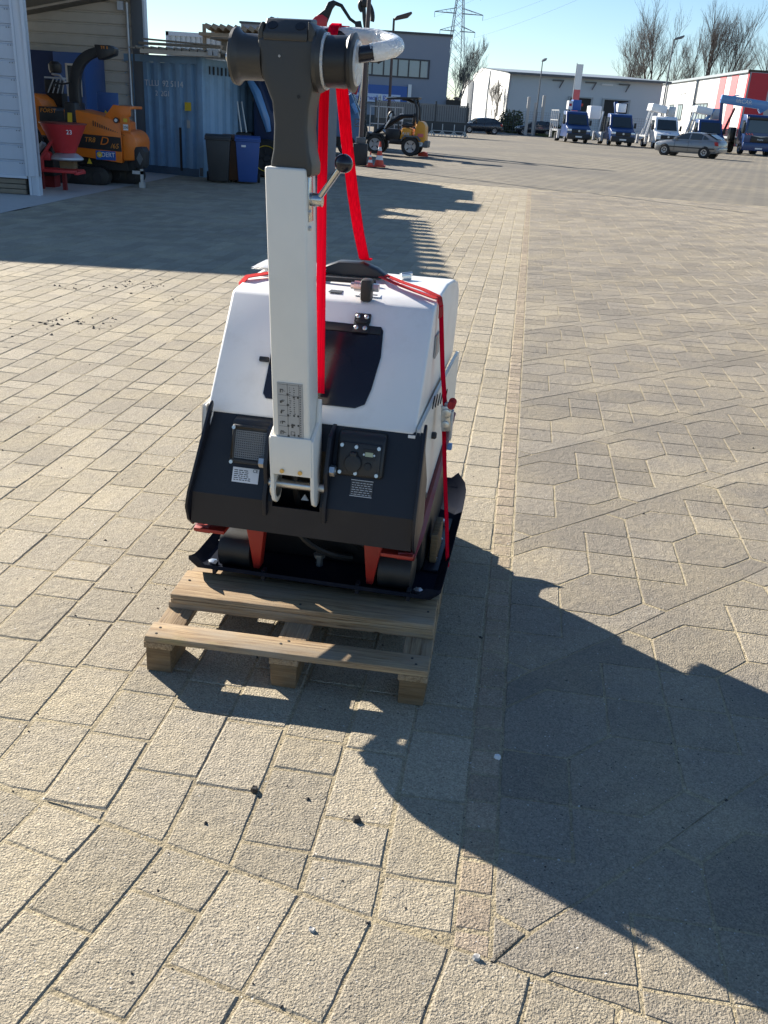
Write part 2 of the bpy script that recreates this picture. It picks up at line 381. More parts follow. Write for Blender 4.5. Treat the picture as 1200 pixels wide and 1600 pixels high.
        if smooth:
            me.shade_smooth(); me.set_sharp_from_angle(angle=R(smooth))
        me.materials.append(M[m] if isinstance(m, str) else m)
        return me
    def build(s, name, m, parent=None, **k):
        o = bpy.data.objects.new(name, s.mesh(name, m, **k)); col.objects.link(o)
        if parent: o.parent = parent
        return o

def tag(o, label=None, cat=None, group=None, kind=None):
    if label: o['label'] = label
    if cat: o['category'] = cat
    if group: o['group'] = group
    if kind: o['kind'] = kind
    return o
def thing(name, label, cat, loc=(0,0,0), rz=0, group=None):
    o = bpy.data.objects.new(name, None); col.objects.link(o); o.location = loc; o.rotation_euler = (0, 0, rz); o.empty_display_size = 0.2
    return tag(o, label, cat, group)
def kids(o): return [c for c in bpy.data.objects if c.parent is o]
def dup(src, loc, rz, label, group=None, scale=1.0):
    r = src.copy(); col.objects.link(r); r.location = loc; r.rotation_euler = (0, 0, rz); r.scale = (scale,)*3; r['label'] = label
    if group: r['group'] = group
    for ch in kids(src):
        c = ch.copy(); col.objects.link(c); c.parent = r
        for g in kids(ch):
            d = g.copy(); col.objects.link(d); d.parent = c
    return r
def text(name, body, size, m, parent, loc, rot=(R(90), 0, 0), ext=0.002, align='CENTER', sx=1.0, shear=0.0):
    cu = bpy.data.curves.new(name, 'FONT'); cu.body = body; cu.size = size; cu.extrude = ext; cu.align_x = align; cu.align_y = 'CENTER'; cu.shear = shear; cu.resolution_u = 3
    t = bpy.data.objects.new(name + '_tmp', cu); col.objects.link(t)
    dg = bpy.context.evaluated_depsgraph_get()
    me = bpy.data.meshes.new_from_object(t.evaluated_get(dg)); me.name = name
    bpy.data.objects.remove(t); bpy.data.curves.remove(cu)
    me.materials.clear(); me.materials.append(M[m])
    o = bpy.data.objects.new(name, me); col.objects.link(o); o.parent = parent; o.location = loc; o.rotation_euler = rot; o.scale = (sx, 1, 1)
    return o
def arc(cx, cy, r, a0, a1, n): return [(cx + r*math.cos(R(a0+(a1-a0)*i/n)), cy + r*math.sin(R(a0+(a1-a0)*i/n))) for i in range(n+1)]
def bez(ps, n=12):
    out = []
    for i in range(n+1):
        t = i/n; q = [Vector(p) for p in ps]
        while len(q) > 1: q = [q[k]*(1-t)+q[k+1]*t for k in range(len(q)-1)]
        out.append(q[0])
    return out

# ------------------------------------------------------------------ ground and paving
g = MB().add([(-900,-300,-0.024),(900,-300,-0.024),(900,1500,-0.024),(-900,1500,-0.024)], [(0,1,2,3)]).build('ground', 'far_paving', smooth=0, recalc=False)
tag(g, kind='structure')
PO = Vector((0.21, 1.428, 0)); PD = Vector((0.127, 0.992, 0)).normalized(); PN = Vector((PD.y, -PD.x, 0))
def W(u, v, z=0.0): return PO + PN*(u/100) + PD*(v/100) + Vector((0,0,z))
VEND = 2290
def inside_poly(u, v):
    p = W(u, v)
    if p.y > 3 and p.x < -5.62 + 0.03*(p.y-13): return False
    return p.y > 0.15 and abs(p.x) < 1.3 + 0.62*p.y and p.x < 0.9 + 0.46*p.y and p.x > -1.1 - 0.5*p.y
stones = []      # (polygon in uv, material, dist)
def put(poly, m): 
    cu = sum(p[0] for p in poly)/len(poly); cv = sum(p[1] for p in poly)/len(poly)
    if inside_poly(cu, cv): stones.append((poly, m, (W(cu, cv)-Vector((0,0,0))).length))
def seam(u): return -6.0 - 0.22*(u-8) if u < 40 else -12.5 - 0.1*(u-40)
def clip_v(poly, ):
    """keep the part of poly above the slanting seam line"""
    out = []; n = len(poly)
    f = lambda p: p[1] - (-4.2 - 0.215*p[0])
    for i in range(n):
        a, b = poly[i], poly[(i+1) % n]; fa, fb = f(a), f(b)
        if fa >= 0: out.append(a)
        if (fa >= 0) != (fb >= 0):
            t = fa/(fa-fb); out.append((a[0]+(b[0]-a[0])*t, a[1]+(b[1]-a[1])*t))
    if len(out) < 3: return None
    ar = abs(sum(out[i][0]*out[(i+1)%len(out)][1]-out[(i+1)%len(out)][0]*out[i][1] for i in range(len(out))))/2
    return out if ar > 25 else None
def putc(poly, m):
    if min(-4.2 - 0.215*p[0] < p[1] for p in poly): q = poly
    else: q = clip_v(poly)
    if q: put(q, m)
# running bond rows left of the band
r7 = random.Random(3)
RW = 17.7
for k in range(72):
    u1, u0 = -k*RW, -(k+1)*RW
    v = -160 - r7.random()*28
    while v < VEND:
        L = 27.6 if r7.random() < 0.72 else (13.8 if r7.random() < 0.75 else 20.5)
        if v + L > -80:
            du = r7.uniform(-.25, .25)
            putc([(u0+du, v), (u1+du, v), (u1+du, min(v+L, VEND)), (u0+du, min(v+L, VEND))], 'paver_sand')
        v += L
# narrow tan band
v = -20
while v < VEND:
    L = 10.4; putc([(0, v), (8.6, v), (8.6, v+L), (0, v+L)], 'paver_tan'); v += L
# interlocking pattern right of the band
a_, b_ = 18.75, 19.5
base_polys = [[(0,0),(a_,0),(a_,b_),(0,b_)], [(-a_,0),(0,0),(0,b_),(-a_,b_)], [(-a_,-b_),(0,-b_),(0,0),(-a_,0)], [(0,-b_),(a_,-b_),(a_,0),(0,0)],
    [(0,b_),(a_,b_),(31.25,32.5),(31.25,52),(13,52),(0,39)], [(a_,0),(37,0),(50,13),(50,32.5),(31.25,32.5),(a_,b_)]]
B1 = [(0,39),(13,52),(31.25,52),(31.25,71.5),(50,71.5),(50,91),(42,95),(8,61),(-8,43)]
base_polys += [B1, [(50-x, 156-y) for x, y in B1]]
def clip_u(poly, ulim):
    out = []; n = len(poly)
    for i in range(n):
        a, b = poly[i], poly[(i+1) % n]; fa, fb = a[0]-ulim, b[0]-ulim
        if fa >= 0: out.append(a)
        if (fa >= 0) != (fb >= 0):
            t = fa/(fa-fb); out.append((a[0]+(b[0]-a[0])*t, a[1]+(b[1]-a[1])*t))
    if len(out) < 3: return None
    ar = abs(sum(out[i][0]*out[(i+1)%len(out)][1]-out[(i+1)%len(out)][0]*out[i][1] for i in range(len(out))))/2
    return out if ar > 12 else None
for i in range(-1, 26):
    for j in range(-16, 23):
        ou, ov = 8.5 + 50*i, 149.5 + 52*i + 104*j
        for bp_ in base_polys:
            poly = [(x+ou, y+ov) for x, y in bp_]
            cv = sum(p[1] for p in poly)/len(poly)
            if cv > VEND or cv < -40: continue
            q = clip_u(poly, 8.6)
            if q: putc(q, 'paver_grey')
# rotated rows in front of the seam
ang = math.radians(-11.8)
ca, sa = math.cos(ang), math.sin(ang)
def rot(u, v): return (u*ca - v*sa, -4.2 + u*sa*1.0 + v*ca)
r9 = random.Random(11)
for k in range(-16, 16):
    s0, s1 = k*17.9, (k+1)*17.9
    v = 0; first = True
    while v > -150:
        L = 27.8 if r9.random() < 0.75 else 14.0
        if first: L = r9.choice((14.0, 27.8, 27.8)); first = False
        put([rot(s0, v-L), rot(s1, v-L), rot(s1, v), rot(s0, v)], 'paver_sand' if k < 5 else 'paver_grey'); v -= L
stones.sort(key=lambda s: s[2])

def unjointed(a, b):
    """the short slanting link where two fields of the pattern run together without a joint"""
    return abs(abs(b[0]-a[0])-16) < 2.2 and abs(abs(b[1]-a[1])-18) < 2.2 and (b[0]-a[0])*(b[1]-a[1]) > 0
def offset(poly, d):
    n = len(poly); ar = sum(poly[i][0]*poly[(i+1)%n][1]-poly[(i+1)%n][0]*poly[i][1] for i in range(n))
    if ar < 0: poly = poly[::-1]
    out = []
    for i in range(n):
        p0, p1, p2 = (Vector((*poly[k], 0)) for k in (i-1, i, (i+1) % n))
        d1 = 0 if unjointed(p0, p1) else d; d2 = 0 if unjointed(p1, p2) else d
        e1 = (p1-p0).normalized(); e2 = (p2-p1).normalized()
        n1 = Vector((-e1.y, e1.x, 0)); n2 = Vector((-e2.y, e2.x, 0))
        cr = e1.x*e2.y - e1.y*e2.x
        if abs(cr) < 0.12: k = n1*((d1+d2)/2)
        else:
            q1, q2 = p1+n1*d1, p1+n2*d2; t = ((q2.x-q1.x)*e2.y - (q2.y-q1.y)*e2.x)/cr; k = q1+e1*t-p1
        if k.length > 2.5*d: k = k*(2.5*d/k.length)
        q = p1 + k; out.append((q.x, q.y))
    return out
def stone_geo(mb, poly, detail, rs, flush=False):
    """one paver: worn top, chamfer and sides; local joint half-width 0.45 cm"""
    tone = rs.random(); dz = rs.uniform(-0.0012, 0.0010); tx, ty = rs.uniform(-1, 1)*0.006, rs.uniform(-1, 1)*0.006
    if flush: dz, tx, ty = dz*.35+.0002, tx*.3, ty*.3
    p = offset(poly, 0.22)
    cu = sum(k[0] for k in p)/len(p); cv = sum(k[1] for k in p)/len(p)
    if detail:
        q = []
        for i in range(len(p)):
            a, b = p[i], p[(i+1) % len(p)]; L = math.hypot(b[0]-a[0], b[1]-a[1]); m_ = 1 if unjointed(a, b) else max(1, min(5, int(L/4.5)))
            for t in range(m_):
                jit = 0.0 if t == 0 else rs.uniform(-.16, .12)
                f = t/m_; ex_, ey_ = (b[0]-a[0])/L, (b[1]-a[1])/L
                uu, vv = a[0]+(b[0]-a[0])*f, a[1]+(b[1]-a[1])*f
                if t == 0: uu += (cu-uu)*0.012; vv += (cv-vv)*0.012
                q.append((uu-ey_*jit, vv+ex_*jit))
        p = q
    top = offset(p, (0.55 if detail else 0.5)*(.6 if flush else 1))
    n = len(p)
    zt = lambda u, v: dz + ((u-cu)*tx + (v-cv)*ty)/100
    vs = [W(u, v, zt(u, v)) for u, v in top] + [W(u, v, zt(u, v)-0.0038) for u, v in p] + [W(u, v, -0.022) for u, v in p]
    fs = [tuple(range(n))] + [(n+i, n+(i+1) % n, (i+1) % n, i) for i in range(n)] + [(2*n+i, 2*n+(i+1) % n, n+(i+1) % n, n+i) for i in range(n)]
    mb.add(vs, fs)
    if mb.tone is None: mb.tone = []
    mb.tone += [tone]*len(vs)
def finish(mb, name, m, parent):
    me = bpy.data.meshes.new(name); me.from_pydata(mb.v, [], mb.f)
    at = me.attributes.new('tone', 'FLOAT', 'POINT'); at.data.foreach_set('value', mb.tone)
    me.materials.append(M[m]); o = bpy.data.objects.new(name, me); col.objects.link(o); o.parent = parent
    return o
# bed of jointing sand a little below the stone tops: this sheet is the pavement itself
q = [(-8.6, 0.0), (-3.6, -1.0), (3.2, -1.0), (14.2, 22.2), (3.0, 24.1), (-5.0, 24.9), (-5.62, 13)]
pavement = MB().add([(-8,-1.2,-0.0026), tuple(W(2,-300,-0.0026)), tuple(W(2,VEND,-0.0026)), tuple(W(-790,VEND,-0.0026)), (-5.6,13,-0.0026), (-5.9,4,-0.0026)], [(0,1,2,3,4,5)])
pavement.add([tuple(W(2,-300,-0.0020)), (5,-1.2,-0.0020), tuple(W(1150,VEND,-0.0020)), tuple(W(2,VEND,-0.0020))], [(0,1,2,3)])
pavement = pavement.build('pavement', 'joint_sand', smooth=0, recalc=False)
tag(pavement, kind='structure')
def px_size(poly):
    c = W(sum(k[0] for k in poly)/len(poly), sum(k[1] for k in poly)/len(poly))
    return c
near, far = [], []
for s_ in stones:
    c = px_size(s_[0])
    vis = c.y > 1.12 + 0.02*abs(c.x) and abs(c.x + 0.0) < 0.55 + 0.42*c.y
    (near if (vis and len(near) < 300) else far).append(s_)
rs = random.Random(5)
for poly, m, d in near:
    mb = MB(); stone_geo(mb, poly, True, rs, m == 'paver_grey')
    o = finish(mb, 'paving_stone', m, pavement)
bulk = {}
for poly, m, d in far:
    mb = bulk.setdefault(m, MB()); stone_geo(mb, poly, d < 4.5, rs, m == 'paver_grey')
for m, mb in bulk.items():
    o = finish(mb, 'paving_stones', m, pavement); tag(o, kind='stuff')
# smooth concrete apron along the sheds
apron = MB().add([(-5.62,13.0,0.002),(-5.05,22.6,0.002),(-5.0,26,0.002),(-30,26,0.002),(-30,3,0.002),(-7.2,3,0.002)], [(0,1,2,3,4,5)]).build('apron', 'concrete', smooth=0, recalc=False)
tag(apron, kind='structure')
# loose chips, clods and sticks on the paving
mb = MB(); rc = random.Random(21)
def chip(x, y, r):
    a = rc.random()*6.28; h = r*rc.uniform(.35, .9); n = 5
    ring = [(x+math.cos(a+6.28*k/n)*r*rc.uniform(.6, 1.1), y+math.sin(a+6.28*k/n)*r*rc.uniform(.5, 1), -0.002) for k in range(n)]
    mb.add(ring + [(x+rc.uniform(-.3,.3)*r, y+rc.uniform(-.3,.3)*r, h)], [(k, (k+1) % n, n) for k in range(n)])
for i in range(330):
    y = 1.2 + 9*rc.random()**1.8; x = rc.uniform(-0.6-0.45*y, 0.45+0.4*y)
    chip(x, y, rc.choice((.0025,.003,.004,.005,.008)) * rc.uniform(.7, 1.3))
for (cx, cy, n, s_) in ((-2.43, 8.5, 34, .30), (-2.95, 8.15, 14, .2), (-2.45, 6.9, 30, .32), (-2.0, 7.95, 10, .18), (-2.62, 6.55, 12, .25), (-0.75, 2.75, 9, .1)):
    for i in range(n): chip(cx+rc.gauss(0, s_*.55), cy+rc.gauss(0, s_*.5), rc.uniform(.006, .022) if cy > 5 else rc.uniform(.003, .008))
loose = mb.build('loose_chips', 'brick_dark', smooth=0); tag(loose, 'dark crumbs of earth and bark scattered over the paving', 'debris', kind='stuff')
for (x, y, r, m, lab) in ((-0.291, 1.827, .013, 'black_metal', 'dark pointed stone chip with long shadow on sunlit paver'), (-0.02, 1.745, .012, 'brick_dark', 'grey stone chip at a paver edge just short of the pallet shadow'),
        (0.36, 2.02, .012, 'decal_white', 'pale pebble lying inside the machine shadow'), (0.257, 1.36, .011, 'concrete', 'light grey pebble near the bottom edge of the paving'), (-0.10, 1.405, .009, 'concrete', 'small pale pebble on a sunlit paver')):
    n = 6; ring = [(math.cos(6.28*k/n)*r*rc.uniform(.7, 1.1), math.sin(6.28*k/n)*r*rc.uniform(.6, 1), 0) for k in range(n)]
    ring2 = [(a*.75, b*.75, r*rc.uniform(.7, 1.1)) for a, b, c in ring]
    o = MB().loft([ring, ring2]).shift((0, 0, -0.001)).build('pebble', m, smooth=0); o.location = (x, y, 0.0); tag(o, lab, 'pebble', 'loose pebbles on the paving')

# ------------------------------------------------------------------ pallet
PG = Vector((-0.276, 2.281, 0)); PROT = R(-6.406)
def PL(x, y, z=0.0):
    c, s = math.cos(PROT), math.sin(PROT); return Vector((PG.x + x*c - y*s, PG.y + x*s + y*c, z))
pallet = thing('wooden_pallet', 'weathered wooden pallet carrying the white and navy compactor', 'pallet', PL(0, .62), PROT)
def pbox(name, x0, x1, y0, y1, z0, z1, m='pallet_wood', ry=0, parent=pallet, bev=0.0035):
    mb = MB().box((0,0,0), (x1-x0, y1-y0, z1-z0))
    # a little sawn unevenness
    mb.v = [(a+rnd.uniform(-.003,.003), b+rnd.uniform(-.002,.002), c+rnd.uniform(-.0015,.0015)) for a, b, c in mb.v]
    o = mb.build(name, m, parent, bevel=bev, seg=2); o.location = ((x0+x1)/2, (y0+y1)/2-.62, (z0+z1)/2); o.rotation_euler = (0, ry, 0); return o
def lengthwise(o):
    o.rotation_euler.z = R(90)
for x0 in (-.435, -.04, .355):
    for y0 in (.004, .55, 1.10):
        pbox('block', x0, x0+.08, y0, y0+.14, 0.001, .084, 'block_wood')
    o = MB().box((0,0,0), (1.24, .09, .022)).build('stringer_board', 'pallet_wood', pallet, bevel=.003); o.location = (x0+.04, 0, .0955); o.rotation_euler = (0, 0, R(90))
for y0, wd in ((-.002, .088), (.212, .12), (.40, .1), (.58, .12), (.80, .1), (.98, .12), (1.15, .09)):
    pbox('deck_board', -.437, .437, y0, y0+wd, .107, .129)
# thick plank bearing the machine, in two layers
pbox('bearer_plank', -.427, .434, .203, .37, .1305, .1475); pbox('bearer_plank', -.424, .437, .20, .37, .149, .168)
pbox('bearer_plank', -.42, .43, 1.02, 1.17, .1305, .168)
for x, y in ((-.405,.02),(-.405,.055),(-.02,.05),(.0,.07),(.40,.03),(.385,.06),(-.395,.30),(.0,.23),(.41,.28)):
    z = .129 if y < .1 else .168
    MB().lathe([(.0045, 0), (.0042, .0012), (.001, .0018)], n=8).build('nail_head', 'brick_dark', pallet).location = (x, y-.62, z)

# ------------------------------------------------------------------ compactor
MROT = PROT - R(2.6)
MY0 = .80
mo = PL(.003 + .045*(MY0-.17), MY0, .1695)
comp = thing('plate_compactor', 'white and navy plate compactor with upright drawbar, standing on the wooden pallet', 'plate compactor', mo, MROT)
SH = (0, -MY0, -.1695)
def mp(mb, name, m, parent=None, **k):
    if parent is None or parent is comp: return mb.shift(SH).build(name, m, comp, **k)
    return mb.shift(SH).build(name, m, parent, **k)
# base plate: dished at front, turned up at the rear, raised side rims
def plate_z(y):
    if y < .44: return .176 + .05*((.44-y)/.14)**2
    if y > 1.07: return .176 + .085*((y-1.07)/.18)**2
    return .176
ys = [.31,.325,.345,.37,.40,.44,.55,.70,.85,.98,1.07,1.11,1.15,1.19,1.22,1.25]
xs_ = [-.43,-.40,-.34,-.2,0,.2,.34,.40,.43]
rows = []
for y in ys:
    row = []
    for x in xs_:
        xx = x
        e = max(0, (.34-y)/.03, (y-1.19)/.06); e = min(1, e)
        xx = x*(1-.10*e*e)
        z = plate_z(y) + (.026 if abs(x) > .42 else 0)
        row.append((xx, y, z))
    rows.append(row)
mb = MB(); nx = len(xs_)
vs = [p for r in rows for p in r] + [(p[0], p[1], p[2]-.014) for r in rows for p in r]; no = len(ys)*nx; fs = []
for i in range(len(ys)-1):
    for k in range(nx-1):
        a = i*nx+k; fs += [(a, a+1, a+nx+1, a+nx), (no+a, no+a+nx, no+a+nx+1, no+a+1)]
for k in range(nx-1):
    fs += [(k, no+k, no+k+1, k+1)]; t = (len(ys)-1)*nx+k; fs += [(t, t+1, no+t+1, no+t)]
for i in range(len(ys)-1):
    a = i*nx; fs += [(a, a+nx, no+a+nx, no+a)]; t = i*nx+nx-1; fs += [(t, no+t, no+t+nx, t+nx)]
mb.add(vs, fs); mp(mb, 'base_plate', 'plate_paint', smooth=40)
for x in (-.33,-.16,.16,.33): mp(MB().bb(x-.006, x+.006, .318, .345, .185, .222), 'plate_rib', 'navy_paint')
for sx in (1, -1):
    mb = MB().bb(sx*.345, sx*.40, .55, 1.0, .178, .19); ext = mp(mb, 'extension_plate', 'navy_paint', bevel=.003)
    for y in (.62, .78, .94):
        mp(MB().lathe([(.017,.19),(.017,.203),(.012,.207)], (sx*.372, y, 0), n=6), 'bolt', 'zinc', ext)
# exciter and engine carrier seen under the skirt
mp(MB().bb(-.345,.345,.52,1.12,.182,.44), 'exciter_housing', 'black_metal', bevel=.02)  # exciter body, widened so no sun shines through underneath
mp(MB().cyl((-.2,.6,.28),(.2,.6,.28),.075,20), 'exciter_shaft', 'black_metal')
mp(MB().tube(bez([(-.1,.5,.4),(-.12,.40,.30),(.05,.42,.25),(.10,.5,.22)]), .012, 8), 'hydraulic_hose', 'black_rubber')
mp(MB().tube(bez([(.04,.5,.42),(.08,.42,.36),(.13,.42,.30),(.15,.52,.26)]), .010, 8), 'hydraulic_hose', 'black_rubber')
mp(MB().lathe([(.012,0),(.012,.03),(.02,.032),(.02,.045)], (.0,.45,.20), 'z', 6), 'bolt', 'zinc')
mp(MB().bb(-.2,.2,.5,1.1,.40,.44), 'carrier_frame', 'black_metal')
for sx in (-1, 1):
    x0 = .215 if sx > 0 else -.215
    rol = mp(MB().lathe([(.05,0),(.066,.004),(.068,.02),(.064,.05),(.068,.09),(.066,.112),(.045,.118)], (x0 if sx > 0 else x0-.118, .42, .243), 'x', 28), 'rubber_buffer', 'black_rubber', smooth=50)
    mp(MB().lathe([(.052,0),(.052,.006),(.02,.010)], (x0-.008 if sx > 0 else x0+.002, .42, .243), 'x', 24), 'buffer_disc', 'black_metal', rol)
    mp(MB().prism([(x0-sx*.055,.43),(x0+sx*.03,.43),(x0+sx*.005,.30),(x0-.01*sx,.205),(x0-sx*.032,.205)], 'y', .355, .40), 'support_leg', 'red_paint', bevel=.004)
    mp(MB().lathe([(.008,0),(.016,.002),(.016,.012),(.006,.014)], (sx*.355, .375, .19), 'z', 6), 'bolt', 'zinc')
    # splayed red side frame
    mp(MB().tube([(sx*.30,.215,.40),(sx*.340,.225,.395),(sx*.348,.32,.42),(sx*.350,.6,.465),(sx*.352,.95,.53),(sx*.352,1.15,.57)], [.013,.017,.018,.015,.012,.010], 6), 'side_rail', 'dark_red', smooth=50)
    mp(MB().bb(sx*.25, sx*.35, .2, .3, .395, .407), 'rail_foot', 'red_paint', bevel=.002)
mp(MB().bb(.36,.385,.60,.76,.19,.30), 'wood_block', 'block_wood', bevel=.004)
# skirt: sloping panel, vertical face, side flanges
SX = .345
def taper(mb):
    mb.v = [(p[0] + max(0, p[2]-.50)*.17 if p[0] < -.2 else p[0], p[1], p[2]) for p in mb.v]; return mb
def sk(z): return (.17 + max(0, z-.545)*.098/.235)
sv, sf = [], []
def skirt_quads(cells):
    mb = MB()
    for x0, x1, z0, z1 in cells:
        zs_ = [z0] + ([.545] if z0 < .545 < z1 else []) + [z1]
        for za, zb_ in zip(zs_[:-1], zs_[1:]):
            mb.prism([(sk(za),za),(sk(zb_),zb_),(sk(zb_)+.012,zb_-.002),(sk(za)+.012,za)], 'x', x0, x1)
    return mb
OX0, OX1, OZ0, OZ1 = -.085, .062, .530, .70
mp(taper(skirt_quads([(-SX,OX0,.44,.78),(OX1,SX,.44,.78),(OX0,OX1,.44,OZ0),(OX0,OX1,OZ1,.78)])), 'rear_skirt', 'navy_paint', smooth=12)
mp(MB().bb(-SX+.01, SX-.01, .175, .3, .437, .443), 'skirt_lip', 'navy_paint')
for sx in (-1, 1):
    fl = [(.20,.418),(.165,.45),(.148,.50),(.150,.55),(.172,.61),(.235,.80),(.25,.815),(.262,.80),(.25,.74),(.36,.60),(.36,.45)]
    mp(taper(MB().prism(fl, 'x', sx*(SX+.002), sx*(SX+.011))), 'side_flange', 'navy_paint', bevel=.0025)
    # white lower side panel with black bolt heads
    fx = lambda y: .335 + (y-.26)*.012
    pn = [(.27,.79),(.255,.70),(.258,.50),(.275,.44),(.60,.475),(1.20,.585),(1.22,.80),(.62,.80)]
    pv = [(sx*fx(y), y, z) for y, z in pn] + [(sx*(fx(y)-.012), y, z) for y, z in pn]; n_ = len(pn)
    sp_ = mp(MB().add(pv, [tuple(range(n_)), tuple(range(n_, 2*n_))[::-1]] + [(q, (q+1) % n_, n_+(q+1) % n_, n_+q) for q in range(n_)]), 'side_panel', 'white_paint_bounce', bevel=.003)
    for y, z in ((.30,.69),(.30,.575),(.30,.50),(.335,.465),(.36,.60),(.42,.52),(.55,.68),(.80,.66)):
        x0 = sx*fx(y)
        mp(MB().lathe([(.012,0),(.012,.012),(.008,.016)] if sx > 0 else [(.008,-.016),(.012,-.012),(.012,0)], (x0, y, z), 'x', 6), 'panel_bolt', 'black_plastic', sp_)
    for k in range(6):
        y = .52+.07*k; mp(MB().box((sx*(fx(y)+.001), y, .80-.015*k), (.004, .050, .010), rx=R(30)), 'vent_slot', 'black_metal', sp_)
mp(MB().bb(-.31,.31,.30,1.1,.46,.78), 'engine_block', 'black_metal')
# hood
HX = .321
HP = [(.262,.772),(.27,.787),(.50,1.088),(.515,1.098),(.62,1.110),(.85,1.116),(1.08,1.094),(1.19,1.070),(1.255,1.03),(1.275,.95),(1.22,.78)]
hood = mp(MB().prism(HP, 'x', -HX, HX), 'hood', 'white_paint', bevel=.012, seg=3, smooth=50)
for sx in (-1, 1):
    mp(MB().prism([(.262,.772),(.258,.735),(.29,.735),(.34,.772)], 'x', sx*.30, sx*.3215), 'hood_corner', 'white_paint', hood)
# slope-plane placement on the hood front: x across, s up the slope, t out of it
h0 = Vector((0,.27,.787)); hd = Vector((0,.23,.301)).normalized(); hn = Vector((0,-hd.z,hd.y))
def on_hood(mb): mb.v = [tuple(h0 + Vector((p[0],0,0)) + hd*p[1] + hn*p[2]) for p in mb.v]; return mb
s0_ = Vector((0,.17,.545)); sd_ = Vector((0,.098,.235)).normalized(); sn_ = Vector((0,-sd_.z,sd_.y))
def on_skirt(mb): mb.v = [tuple(s0_ + Vector((p[0],0,0)) + sd_*p[1] + sn_*p[2]) for p in mb.v]; return mb
door_poly = [(-.145,.045),(.13,.045),(.158,.06),(.170,.11),(.182,.215),(.176,.30),(.168,.312),(-.15,.315),(-.156,.30),(-.156,.06)]
door = mp(on_hood(MB().prism(door_poly, 'z', .0, .006)), 'access_door', 'smoked_cover', bevel=.002)
mp(on_hood(MB().bb(-.15,.17,.285,.308,.0063,.0095)), 'door_rail', 'black_plastic', door, bevel=.001)
hg = mp(on_hood(MB().bb(.083,.132,.283,.315,.0098,.016).bb(.083,.132,.319,.348,.001,.012).bb(.09,.125,.312,.322,.004,.020)), 'hinge', 'black_plastic', door, bevel=.002)
for x in (.094,.121):
    for s_ in (.297,.334): mp(on_hood(MB().lathe([(.007,.0),(.007,.019),(.004,.021)], (x, s_, 0), 'z', 10)), 'hinge_bolt', 'zinc', hg)
mp(on_hood(MB().bb(-.185,-.155,.157,.172,.008,.02)), 'door_latch', 'black_plastic', door, bevel=.003)
mp(MB().bb(-.025,.015,.56,.60,1.1065,1.1085).shift((0,0,0)), 'hood_decal', 'decal_ink')
d2 = mp(MB().bb(.06,.14,.555,.605,1.1045,1.1072), 'warning_decal', 'decal_white')
mp(MB().bb(.072,.088,.565,.595,1.1068,1.1078).bb(.10,.128,.57,.59,1.1068,1.1078), 'decal_print', 'decal_ink', d2)
# boxes on the skirt: air filter left, control unit right
def mpb(mb, *a, **k):
    mb.v = [(p[0], p[1] + (p[2]-.648)*.30, p[2]) for p in mb.v]; return mp(mb, *a, **k)
fb = mpb(MB().prism([(.195,.645),(.195,.757),(.200,.768),(.235,.772),(.30,.70),(.215,.64)], 'x', -.228, -.098), 'air_filter_box', 'black_plastic', bevel=.008, seg=3)
gm = MB()
for k in range(17): gm.bb(-.212+.0063*k, -.209+.0063*k, .1885, .1915, .662, .742)
for k in range(13): gm.bb(-.213, -.108, .1875, .1905, .663+.0064*k, .666+.0064*k)
mpb(gm, 'filter_mesh', 'lamp_grey', fb, smooth=0)
mpb(MB().bb(-.216,-.105,.1922,.1946,.657,.747), 'filter_element', 'decal_ink', fb)
fr = MB()
for b in ((-.222,-.104,.184,.194,.747,.758),(-.222,-.104,.184,.194,.648,.659),(-.222,-.212,.184,.194,.659,.747)): fr.bb(*b)
mpb(fr, 'filter_frame', 'black_plastic', fb, bevel=.003)
for x, z in ((-.217,.752),(-.217,.653)): mpb(MB().lathe([(.0055,.178),(.0055,.184)], (x,0,z), 'y', 10), 'screw', 'zinc', fb)
cb = mpb(MB().prism([(.195,.648),(.195,.752),(.202,.766),(.235,.770),(.30,.70),(.215,.64)], 'x', .098, .242), 'control_box', 'black_plastic', bevel=.010, seg=3)
mpb(MB().bb(.108,.232,.186,.194,.655,.745), 'control_panel', 'black_plastic', cb, bevel=.003)
for x, z in ((.115,.738),(.225,.738),(.115,.662),(.225,.662),(.158,.736),(.162,.662)): mpb(MB().lathe([(.0055,.180),(.0055,.186)], (x,0,z), 'y', 10), 'screw', 'zinc', cb)
mpb(MB().lathe([(.024,.172),(.026,.176),(.026,.186)], (.152,0,.69), 'y', 20).bb(.142,.162,.172,.186,.71,.722), 'socket_cap', 'black_rubber', cb, bevel=.002)
dsp = mpb(MB().bb(.178,.216,.1835,.186,.702,.732), 'display_bezel', 'black_metal', cb)
mpb(MB().bb(.186,.209,.182,.1835,.712,.724), 'display', 'lcd', dsp)
for x in (.182,.213): mpb(MB().lathe([(.003,.182),(.003,.1835)], (x,0,.717), 'y', 8), 'display_screw', 'zinc', dsp)
mpb(MB().lathe([(.010,.180),(.011,.186)], (.197,0,.684), 'y', 16), 'push_button', 'black_rubber', cb)
ty = mp(on_skirt(MB().bb(-.217,-.135,.045,.090,.0008,.0028)), 'type_plate', 'decal_white')
tp_ = MB()
rt = random.Random(4)
for k in range(6):
    x = -.212
    while x < -.16 - .004*k:
        L = rt.uniform(.004,.014); tp_.bb(x, x+L, .051+.0058*k, .0535+.0058*k, .0028, .0034); x += L+.003
mp(on_skirt(tp_), 'plate_print', 'decal_ink', ty)
text('ce_mark', 'CE', .014, 'decal_ink', ty, Vector(s0_ + Vector((-.146,0,0)) + sd_*.083 + sn_*.0036) + Vector(SH), (math.atan2(sd_.z, sd_.y), 0, 0), .0002)
np_ = mp(on_skirt(MB().bb(.148,.215,.048,.095,.0008,.0022)), 'rating_plate', 'decal_ink')
tp_ = MB()
